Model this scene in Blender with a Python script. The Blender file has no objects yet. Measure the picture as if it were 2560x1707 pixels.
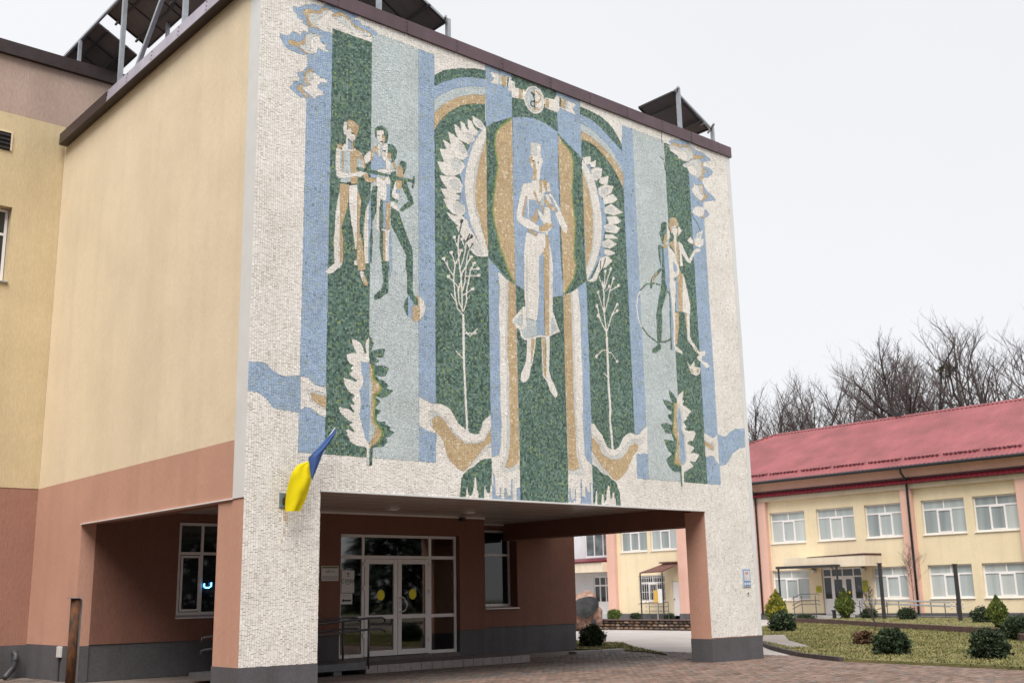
import bpy, math, random
import numpy as np
from mathutils import Vector, Matrix, noise as mnoise

# ------------------------------------------------------------------ camera, sky, light
scene = bpy.context.scene
rng = np.random.default_rng(7)
random.seed(7)
YAW, PITCH, ROLL = math.radians(41.172), math.radians(13.0393), math.radians(-1.178)
CAM = Vector((-8.73, -16.88, 1.6))
fw = Vector((math.sin(YAW) * math.cos(PITCH), math.cos(YAW) * math.cos(PITCH), math.sin(PITCH)))
rt = Vector((math.cos(YAW), -math.sin(YAW), 0))
up = rt.cross(fw)
r2 = math.cos(ROLL) * rt + math.sin(ROLL) * up
u2 = -math.sin(ROLL) * rt + math.cos(ROLL) * up
cam = bpy.data.objects.new('camera', bpy.data.cameras.new('camera'))
bpy.context.collection.objects.link(cam)
m = Matrix((r2, u2, -fw)).transposed().to_4x4()
m.translation = CAM
cam.matrix_world = m
cam.data.sensor_width = 36
cam.data.lens = 38.548
cam.data.clip_start = 0.1
cam.data.clip_end = 2000
cam.data.dof.use_dof = True
cam.data.dof.focus_distance = 22
cam.data.dof.aperture_fstop = 2.0
scene.camera = cam

SUN_EL, SUN_AZ = math.radians(56), math.radians(230)      # azimuth from +Y clockwise: behind the camera, to the left
world = bpy.data.worlds.new('World')
scene.world = world
world.use_nodes = True
wn, wl = world.node_tree.nodes, world.node_tree.links
wn.clear()
w_out = wn.new('ShaderNodeOutputWorld')
w_bg = wn.new('ShaderNodeBackground')
w_sky = wn.new('ShaderNodeTexSky')
w_sky.sky_type = 'NISHITA'
w_sky.sun_disc = False
w_sky.sun_elevation = SUN_EL
w_sky.sun_rotation = SUN_AZ
w_mix = wn.new('ShaderNodeMixRGB')                       # a closed cloud layer over the clear sky
w_mix.inputs[0].default_value = 0.93
w_cl = wn.new('ShaderNodeTexNoise')
w_cl.inputs['Scale'].default_value = 1.3
w_cl.inputs['Detail'].default_value = 4
w_rp = wn.new('ShaderNodeValToRGB')
w_rp.color_ramp.elements[0].position = 0.3
w_rp.color_ramp.elements[0].color = (8.15, 8.25, 8.55, 1)
w_rp.color_ramp.elements[1].position = 0.75
w_rp.color_ramp.elements[1].color = (9.0, 9.0, 9.15, 1)
wl.new(w_cl.outputs['Fac'], w_rp.inputs[0])
wl.new(w_sky.outputs[0], w_mix.inputs[1])
wl.new(w_rp.outputs[0], w_mix.inputs[2])
wl.new(w_mix.outputs[0], w_bg.inputs[0])
w_bg.inputs[1].default_value = 0.083
wl.new(w_bg.outputs[0], w_out.inputs[0])

sun = bpy.data.objects.new('sun', bpy.data.lights.new('sun', 'SUN'))
bpy.context.collection.objects.link(sun)
sun.data.energy = 3.6
sun.data.angle = math.radians(40)
sun.data.color = (1.0, 0.965, 0.91)
sd = Vector((math.sin(SUN_AZ) * math.cos(SUN_EL), math.cos(SUN_AZ) * math.cos(SUN_EL), math.sin(SUN_EL)))
sun.rotation_euler = sd.to_track_quat('Z', 'Y').to_euler()
vs = scene.view_settings
vs.view_transform = 'Standard'
vs.look = 'None'
vs.exposure = 0.42
vs.gamma = 1
vs.use_curve_mapping = False

# ------------------------------------------------------------------ helpers
COL = bpy.context.collection


def lin(r, g, b):
    f = lambda c: (c / 255 / 12.92) if c <= 10 else ((c / 255 + 0.055) / 1.055) ** 2.4
    return (f(r), f(g), f(b), 1)


MATS = {}


def mat(name, col, rough=0.7, metal=0.0, var=0.0, scale=(1, 1, 1), nscale=8.0, bump=0.0, bscale=None, col2=None, spec=0.4,
        dirt=0.0, emit=None, detail=6, bdist=0.02):
    """procedural material: base colour, mottled towards col2, large-scale dirt, fine bump"""
    mt = bpy.data.materials.new(name)
    mt.use_nodes = True
    nt = mt.node_tree
    n, l = nt.nodes, nt.links
    p = n['Principled BSDF']
    p.inputs['Base Color'].default_value = col
    p.inputs['Roughness'].default_value = rough
    p.inputs['Metallic'].default_value = metal
    p.inputs['Specular IOR Level'].default_value = spec
    MATS[name] = mt
    if emit:
        p.inputs['Emission Color'].default_value = col
        p.inputs['Emission Strength'].default_value = emit
    tc = n.new('ShaderNodeTexCoord')
    mp = n.new('ShaderNodeMapping')
    mp.inputs['Scale'].default_value = scale
    l.new(tc.outputs['Object'], mp.inputs[0])
    src = None
    if var > 0 or col2:
        t = n.new('ShaderNodeTexNoise')
        t.inputs['Scale'].default_value = nscale
        t.inputs['Detail'].default_value = detail
        l.new(mp.outputs[0], t.inputs[0])
        rp = n.new('ShaderNodeValToRGB')
        rp.color_ramp.elements[0].position = 0.32
        rp.color_ramp.elements[1].position = 0.68
        a = col2 or tuple(c * (1 - var) for c in col[:3]) + (1,)
        b = col if col2 else tuple(min(1, c * (1 + var)) for c in col[:3]) + (1,)
        rp.color_ramp.elements[0].color = a
        rp.color_ramp.elements[1].color = b
        l.new(t.outputs['Fac'], rp.inputs[0])
        src = rp.outputs[0]
    if dirt > 0:
        t2 = n.new('ShaderNodeTexNoise')
        t2.inputs['Scale'].default_value = 0.55
        t2.inputs['Detail'].default_value = 8
        t2.inputs['Roughness'].default_value = 0.65
        l.new(tc.outputs['Object'], t2.inputs[0])
        r3 = n.new('ShaderNodeValToRGB')
        r3.color_ramp.elements[0].position = 0.3
        r3.color_ramp.elements[0].color = (1 - dirt, 1 - dirt * 1.05, 1 - dirt * 1.15, 1)
        r3.color_ramp.elements[1].position = 0.62
        r3.color_ramp.elements[1].color = (1, 1, 1, 1)
        l.new(t2.outputs['Fac'], r3.inputs[0])
        mx = n.new('ShaderNodeMixRGB')
        mx.blend_type = 'MULTIPLY'
        mx.inputs[0].default_value = 1
        if src:
            l.new(src, mx.inputs[1])
        else:
            mx.inputs[1].default_value = col
        l.new(r3.outputs[0], mx.inputs[2])
        src = mx.outputs[0]
    if src:
        l.new(src, p.inputs['Base Color'])
    if bump > 0:
        tb = n.new('ShaderNodeTexNoise')
        tb.inputs['Scale'].default_value = bscale or nscale * 2
        tb.inputs['Detail'].default_value = 5
        l.new(mp.outputs[0], tb.inputs[0])
        bp = n.new('ShaderNodeBump')
        bp.inputs['Strength'].default_value = bump
        bp.inputs['Distance'].default_value = bdist
        l.new(tb.outputs['Fac'], bp.inputs['Height'])
        l.new(bp.outputs[0], p.inputs['Normal'])
    return mt


def attr_mat(name, rough=0.5, spec=0.4, bump=0.0, dirt=0.0):
    """material that takes each piece's own colour from the face attribute 'col'"""
    mt = mat(name, (1, 1, 1, 1), rough, spec=spec)
    n, l = mt.node_tree.nodes, mt.node_tree.links
    at = n.new('ShaderNodeAttribute')
    at.attribute_name = 'col'
    p = n['Principled BSDF']
    src = at.outputs['Color']
    if dirt:
        tc = n.new('ShaderNodeTexCoord')
        t = n.new('ShaderNodeTexNoise')
        t.inputs['Scale'].default_value = 0.9
        t.inputs['Detail'].default_value = 9
        t.inputs['Roughness'].default_value = 0.7
        l.new(tc.outputs['Object'], t.inputs[0])
        rp = n.new('ShaderNodeValToRGB')
        rp.color_ramp.elements[0].position = 0.33
        rp.color_ramp.elements[0].color = (1 - dirt, 1 - dirt * 1.1, 1 - dirt * 1.25, 1)
        rp.color_ramp.elements[1].position = 0.6
        rp.color_ramp.elements[1].color = (1, 1, 1, 1)
        l.new(t.outputs['Fac'], rp.inputs[0])
        mx = n.new('ShaderNodeMixRGB')
        mx.blend_type = 'MULTIPLY'
        mx.inputs[0].default_value = 1
        l.new(src, mx.inputs[1])
        l.new(rp.outputs[0], mx.inputs[2])
        src = mx.outputs[0]
    l.new(src, p.inputs['Base Color'])
    return mt


class MB:
    """collects boxes, bars, tubes and free faces into one mesh"""
    def __init__(s):
        s.v, s.f = [], []

    def box(s, x0, x1, y0, y1, z0, z1):
        i = len(s.v)
        s.v += [(x0, y0, z0), (x1, y0, z0), (x1, y1, z0), (x0, y1, z0), (x0, y0, z1), (x1, y0, z1), (x1, y1, z1), (x0, y1, z1)]
        s.f += [tuple(i + k for k in q) for q in ((3, 2, 1, 0), (4, 5, 6, 7), (0, 1, 5, 4), (1, 2, 6, 5), (2, 3, 7, 6), (3, 0, 4, 7))]
        return s

    def poly(s, pts):
        i = len(s.v)
        s.v += [tuple(p) for p in pts]
        s.f.append(tuple(range(i, i + len(pts))))
        return s

    def slab(s, pts, d):
        """closed prism: polygon pts swept by vector d"""
        i, n = len(s.v), len(pts)
        d = Vector(d)
        s.v += [tuple(p) for p in pts] + [tuple(Vector(p) + d) for p in pts]
        s.f.append(tuple(range(i + n - 1, i - 1, -1)))
        s.f.append(tuple(range(i + n, i + 2 * n)))
        s.f += [(i + k, i + (k + 1) % n, i + n + (k + 1) % n, i + n + k) for k in range(n)]
        return s

    def tube(s, pts, r, n=8, cap=True):
        pts = [Vector(p) for p in pts]
        rs = r if isinstance(r, (list, tuple)) else [r] * len(pts)
        base = len(s.v)
        for k, p in enumerate(pts):
            d = (pts[min(k + 1, len(pts) - 1)] - pts[max(k - 1, 0)]).normalized()
            a = d.orthogonal().normalized() if abs(d.z) > 0.9 else d.cross(Vector((0, 0, 1))).normalized()
            b = d.cross(a)
            for j in range(n):
                t = 2 * math.pi * j / n
                s.v.append(tuple(p + (a * math.cos(t) + b * math.sin(t)) * rs[k]))
        for k in range(len(pts) - 1):
            for j in range(n):
                s.f.append((base + k * n + j, base + k * n + (j + 1) % n, base + (k + 1) * n + (j + 1) % n, base + (k + 1) * n + j))
        if cap:
            s.f.append(tuple(base + j for j in range(n))[::-1])
            s.f.append(tuple(base + (len(pts) - 1) * n + j for j in range(n)))
        return s

    def bar(s, a, b, w, h=None):
        """square bar from a to b"""
        h = h or w
        a, b = Vector(a), Vector(b)
        d = (b - a).normalized()
        x = d.cross(Vector((0, 0, 1)))
        x = x.normalized() if x.length > 1e-3 else Vector((1, 0, 0))
        y = x.cross(d)
        q = [a + x * sx * w / 2 + y * sy * h / 2 for sx, sy in ((-1, -1), (1, -1), (1, 1), (-1, 1))]
        return s.slab(q, b - a)

    def build(s, name, material, parent=None, smooth=False, bevel=0.0):
        me = bpy.data.meshes.new(name)
        me.from_pydata(s.v, [], s.f)
        if smooth:
            me.shade_smooth()
        return link(name, me, material, parent, bevel)


def link(name, me, material, parent=None, bevel=0.0):
    if material and not me.materials:
        me.materials.append(MATS[material] if isinstance(material, str) else material)
    o = bpy.data.objects.new(name, me)
    COL.objects.link(o)
    if parent:
        o.parent = parent
        if parent.type == 'EMPTY':
            o.matrix_parent_inverse = Matrix.Translation(-parent.location)
    if bevel:
        bv = o.modifiers.new('bevel', 'BEVEL')
        bv.width = bevel
        bv.segments = 2
        bv.limit_method = 'ANGLE'
    return o


def tag(o, label=None, cat=None, group=None, kind=None):
    for k, v in (('label', label), ('category', cat), ('group', group), ('kind', kind)):
        if v:
            o[k] = v
    return o


def thing(name, label, cat, loc=(0, 0, 0), group=None):
    """an Empty at the thing's base; its parts are built in world coordinates"""
    o = bpy.data.objects.new(name, None)
    o.empty_display_size = 0.2
    o.location = loc
    COL.objects.link(o)
    return tag(o, label, cat, group)


def tree_copy(o, off, parent=None):
    c = o.copy()
    COL.objects.link(c)
    c.parent = parent
    if parent is None:
        c.location = Vector(o.location) + Vector(off)
    for ch in o.children:
        tree_copy(ch, (0, 0, 0), c)
    return c


def sub(parent, name, mb, material, label=None, smooth=False, bevel=0.0):
    o = mb.build(name, material, parent, smooth, bevel)
    if label:
        o['label'] = label
    return o


def face_colors(me, cols):
    at = me.attributes.new('col', 'FLOAT_COLOR', 'FACE')
    a = np.ones((len(cols), 4), np.float32)
    a[:, :3] = cols
    at.data.foreach_set('color', a.ravel())


def text_mesh(name, body, size, loc, rot, material, parent=None, align='CENTER', depth=0.001):
    cu = bpy.data.curves.new(name, 'FONT')
    cu.body = body
    cu.size = size
    cu.align_x = align
    cu.align_y = 'CENTER'
    cu.extrude = depth
    cu.resolution_u = 2
    tmp = bpy.data.objects.new(name, cu)
    COL.objects.link(tmp)
    dg = bpy.context.evaluated_depsgraph_get()
    me = bpy.data.meshes.new_from_object(tmp.evaluated_get(dg))
    bpy.data.objects.remove(tmp)
    me.materials.clear()
    M4 = Matrix.Translation(loc) @ Matrix.Rotation(rot[2], 4, 'Z') @ Matrix.Rotation(rot[0], 4, 'X')
    me.transform(M4)
    return link(name, me, material, parent)

# ------------------------------------------------------------------ materials
def streaks(name, amount):
    """rain runs and patches down a rendered wall"""
    nt = MATS[name].node_tree
    n, l = nt.nodes, nt.links
    p = n['Principled BSDF']
    lk = p.inputs['Base Color'].links[0]
    src = lk.from_socket
    tc = n.new('ShaderNodeTexCoord')
    col = None
    for sc_, lo, hi, k in (((2.6, 2.6, 0.10), 0.46, 0.72, amount), ((0.35, 0.35, 0.5), 0.42, 0.7, amount * 0.7)):
        mp = n.new('ShaderNodeMapping')
        mp.inputs['Scale'].default_value = sc_
        l.new(tc.outputs['Object'], mp.inputs[0])
        t = n.new('ShaderNodeTexNoise')
        t.inputs['Scale'].default_value = 1.0
        t.inputs['Detail'].default_value = 7
        l.new(mp.outputs[0], t.inputs[0])
        rp = n.new('ShaderNodeValToRGB')
        rp.color_ramp.elements[0].position = lo
        rp.color_ramp.elements[0].color = (1, 1, 1, 1)
        rp.color_ramp.elements[1].position = hi
        rp.color_ramp.elements[1].color = (1 - k, 1 - k * 1.05, 1 - k * 1.1, 1)
        l.new(t.outputs['Fac'], rp.inputs[0])
        mx = n.new('ShaderNodeMixRGB')
        mx.blend_type = 'MULTIPLY'
        mx.inputs[0].default_value = 1
        l.new(src, mx.inputs[1])
        l.new(rp.outputs[0], mx.inputs[2])
        src = mx.outputs[0]
    l.new(src, p.inputs['Base Color'])


YEL = (0.77, 0.64, 0.46, 1)
PINK = (0.55, 0.305, 0.225, 1)
mat('stucco_yellow', YEL, 0.9, var=0.07, scale=(14, 14, 1.6), nscale=6, bump=0.5, bscale=9, dirt=0.10)
mat('stucco_ochre', (0.64, 0.515, 0.32, 1), 0.9, var=0.09, scale=(14, 14, 1.6), nscale=6, bump=0.5, bscale=9, dirt=0.12)
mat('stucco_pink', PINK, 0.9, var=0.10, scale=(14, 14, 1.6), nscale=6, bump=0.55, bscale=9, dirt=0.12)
mat('stucco_brick', (0.36, 0.185, 0.135, 1), 0.9, var=0.12, scale=(14, 14, 1.6), nscale=6, bump=0.55, bscale=9, dirt=0.14)
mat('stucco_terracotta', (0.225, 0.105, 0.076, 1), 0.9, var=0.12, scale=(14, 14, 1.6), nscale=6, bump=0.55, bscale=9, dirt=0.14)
mat('stucco_rose', (0.46, 0.34, 0.285, 1), 0.9, var=0.14, scale=(12, 12, 1.3), nscale=6, bump=0.5, bscale=9, dirt=0.1)
mat('plinth', (0.105, 0.102, 0.112, 1), 0.75, var=0.12, nscale=25, bump=0.35, bscale=60, dirt=0.25)
mat('white_trim', (0.66, 0.66, 0.655, 1), 0.6, var=0.03, nscale=3, dirt=0.08)
mat('grout', (0.31, 0.275, 0.24, 1), 0.95, var=0.25, nscale=9, bump=0.4, dirt=0.2)
mat('grout_light', (0.42, 0.45, 0.42, 1), 0.95, var=0.2, nscale=9)
mat('metal_brown', (0.045, 0.03, 0.03, 1), 0.38, 0.2, var=0.15, nscale=4, bump=0.08, bscale=3, dirt=0.2)
mat('metal_plum', (0.115, 0.075, 0.088, 1), 0.38, 0.15, var=0.12, nscale=3, bump=0.10, bscale=2.2, dirt=0.2)
mat('metal_lilac', (0.42, 0.38, 0.45, 1), 0.4, 0.2, var=0.10, nscale=3, bump=0.08, bscale=2.2, dirt=0.15)
mat('galvanised', (0.36, 0.38, 0.41, 1), 0.45, 0.5, var=0.12, nscale=9)
mat('panel_back', (0.15, 0.13, 0.13, 1), 0.5, var=0.15, nscale=2, dirt=0.2)
mat('panel_frame', (0.055, 0.05, 0.055, 1), 0.4, 0.4)
mat('panel_glass', (0.01, 0.012, 0.03, 1), 0.12)
mat('soffit_pvc', (0.52, 0.465, 0.43, 1), 0.17, var=0.05, nscale=2, scale=(1, 8, 1), dirt=0.15)
mat('frame_white', (0.78, 0.75, 0.75, 1), 0.35, var=0.03, nscale=3, dirt=0.06)
mat('rivet', (0.05, 0.035, 0.035, 1), 0.4)
mat('glass_dark', (0.014, 0.017, 0.018, 1), 0.03, spec=0.6, var=0.6, nscale=0.6)
mat('glass_blind_dark', (0.25, 0.285, 0.29, 1), 0.12, spec=0.5, var=0.2, nscale=0.5, scale=(1, 6, 0.4))
mat('glass_blind_pale', (0.44, 0.47, 0.46, 1), 0.12, spec=0.5, var=0.1, nscale=0.5, scale=(1, 6, 0.4))
mat('glass_blind', (0.37, 0.41, 0.41, 1), 0.12, spec=0.5, var=0.14, nscale=0.5, scale=(1, 6, 0.4))
mat('glass_sky', (0.10, 0.12, 0.125, 1), 0.06, spec=0.6, var=0.7, nscale=1.2)
mat('rubber_grey', (0.055, 0.055, 0.062, 1), 0.5, var=0.1, nscale=9)
mat('paint_dark', (0.028, 0.026, 0.03, 1), 0.45, var=0.15, nscale=12, bump=0.1)
mat('rail_grey', (0.085, 0.085, 0.095, 1), 0.4, 0.3)
mat('steel', (0.5, 0.5, 0.5, 1), 0.3, 0.8)
mat('ramp_metal', (0.16, 0.165, 0.18, 1), 0.5, 0.4, var=0.15, nscale=7, dirt=0.3)
mat('step_tile', (0.33, 0.29, 0.285, 1), 0.6, var=0.12, nscale=14, dirt=0.25)
mat('step_top', (0.15, 0.128, 0.122, 1), 0.75, var=0.15, nscale=9, dirt=0.2)
mat('rust', (0.16, 0.06, 0.02, 1), 0.85, col2=(0.035, 0.024, 0.02, 1), nscale=5, scale=(3, 3, 1), bump=0.5, bscale=30)
mat('sign_white', (0.62, 0.60, 0.59, 1), 0.5, var=0.03)
mat('sign_grey', (0.45, 0.43, 0.43, 1), 0.5)
mat('sign_green', (0.16, 0.2, 0.05, 1), 0.5)
mat('sign_black', (0.015, 0.015, 0.017, 1), 0.5)
mat('sign_red', (0.5, 0.08, 0.1, 1), 0.5)
mat('sign_blue', (0.11, 0.25, 0.50, 1), 0.4)
mat('sign_paleblue', (0.38, 0.47, 0.6, 1), 0.4)
mat('sign_yellow', (0.75, 0.66, 0.02, 1), 0.45)
mat('sign_olive', (0.36, 0.35, 0.01, 1), 0.5)
mat('mustard', (0.55, 0.33, 0.05, 1), 0.5)
mat('flag_yellow', (0.64, 0.52, 0.01, 1), 0.95, spec=0.08, var=0.06, nscale=3, bump=0.25, bscale=9)
mat('flag_blue', (0.06, 0.105, 0.26, 1), 0.95, spec=0.08, var=0.12, nscale=3, bump=0.25, bscale=9)
mat('teal_plate', (0.16, 0.21, 0.22, 1), 0.6, var=0.2, nscale=15)
mat('neon', (0.12, 0.45, 1.0, 1), 0.4, emit=5)
mat('lamp_white', (0.6, 0.57, 0.55, 1), 0.4)
mat('rb_yellow', (0.74, 0.625, 0.43, 1), 0.9, var=0.05, scale=(1, 10, 1.2), nscale=6, bump=0.2, dirt=0.08)
mat('rb_pink', (0.66, 0.41, 0.335, 1), 0.9, var=0.06, scale=(1, 10, 1.2), nscale=6, bump=0.2, dirt=0.08)
mat('rb_cream', (0.70, 0.60, 0.47, 1), 0.85, var=0.04, nscale=3, dirt=0.1)
mat('rb_white', (0.62, 0.63, 0.66, 1), 0.8, var=0.03, nscale=3, dirt=0.1)
mat('roof_red', (0.25, 0.07, 0.076, 1), 0.5, var=0.16, nscale=0.7, dirt=0.22, spec=0.5)
mat('trim_red', (0.135, 0.010, 0.02, 1), 0.45, var=0.1, nscale=3)
mat('trim_maroon', (0.06, 0.018, 0.024, 1), 0.5)
mat('gutter_black', (0.018, 0.018, 0.022, 1), 0.4)
mat('awning_brown', (0.11, 0.045, 0.04, 1), 0.55, var=0.1)
mat('bark', (0.055, 0.044, 0.041, 1), 0.9, var=0.25, nscale=6)
mat('twig', (0.085, 0.07, 0.068, 1), 0.9)
mat('stem_brown', (0.09, 0.055, 0.04, 1), 0.9)
mat('stone_cap', (0.10, 0.062, 0.055, 1), 0.85, var=0.25, nscale=6, bump=0.4)
mat('granite_pink', (0.40, 0.25, 0.19, 1), 0.85, col2=(0.16, 0.095, 0.075, 1), nscale=5, bump=0.6, bscale=9, bdist=0.06)
mat('granite_black', (0.012, 0.012, 0.013, 1), 0.5, col2=(0.05, 0.05, 0.055, 1), nscale=2.2, spec=0.15)
mat('soil', (0.05, 0.035, 0.026, 1), 0.95, var=0.3, nscale=14, bump=0.6)
mat('kerb_dark', (0.055, 0.042, 0.042, 1), 0.85, var=0.25, nscale=5, bump=0.4)
mat('kerb_light', (0.34, 0.32, 0.31, 1), 0.85, var=0.12, nscale=6, dirt=0.2)
mat('brick_edge', (0.10, 0.058, 0.052, 1), 0.9, var=0.3, nscale=5, bump=0.4)
mat('path_dark', (0.185, 0.15, 0.132, 1), 0.9, var=0.12, nscale=4, dirt=0.2)
mat('path_mid', (0.26, 0.23, 0.215, 1), 0.9, var=0.1, nscale=4, dirt=0.2)
mat('path_light', (0.40, 0.365, 0.35, 1), 0.9, var=0.06, nscale=4, dirt=0.15)
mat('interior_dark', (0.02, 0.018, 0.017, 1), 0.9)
gt = bpy.data.materials.new('glass_thin')
gt.use_nodes = True
MATS['glass_thin'] = gt
_n, _l = gt.node_tree.nodes, gt.node_tree.links
_n.remove(_n['Principled BSDF'])
_t = _n.new('ShaderNodeBsdfTransparent'); _t.inputs[0].default_value = (0.62, 0.67, 0.66, 1)
_g = _n.new('ShaderNodeBsdfGlossy'); _g.inputs['Roughness'].default_value = 0.03
_f = _n.new('ShaderNodeFresnel'); _f.inputs[0].default_value = 2.3
_x = _n.new('ShaderNodeMixShader')
_l.new(_f.outputs[0], _x.inputs[0]); _l.new(_t.outputs[0], _x.inputs[1]); _l.new(_g.outputs[0], _x.inputs[2]); _l.new(_x.outputs[0], _n['Material Output'].inputs[0])
mat('interior_wall', (0.30, 0.29, 0.26, 1), 0.9, var=0.1)
mat('interior_floor', (0.16, 0.14, 0.12, 1), 0.5)
attr_mat('tessera', 0.42, 0.45, dirt=0.13)
attr_mat('paver', 0.8, 0.3, dirt=0.25)
attr_mat('leaf', 0.7, 0.25)
attr_mat('stone', 0.85, 0.3)
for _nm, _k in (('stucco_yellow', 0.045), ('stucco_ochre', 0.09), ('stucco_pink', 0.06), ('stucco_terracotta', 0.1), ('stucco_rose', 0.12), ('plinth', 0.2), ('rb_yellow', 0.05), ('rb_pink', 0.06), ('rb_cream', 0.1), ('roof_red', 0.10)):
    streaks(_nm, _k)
mt_ground = mat('ground_soil', (0.16, 0.15, 0.09, 1), 0.95, col2=(0.09, 0.10, 0.045, 1), nscale=0.6, dirt=0.2)
mat('lawn_soil', (0.205, 0.178, 0.078, 1), 0.95, col2=(0.12, 0.12, 0.042, 1), nscale=0.8, detail=10, bump=0.7, bscale=30, bdist=0.05)

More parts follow.
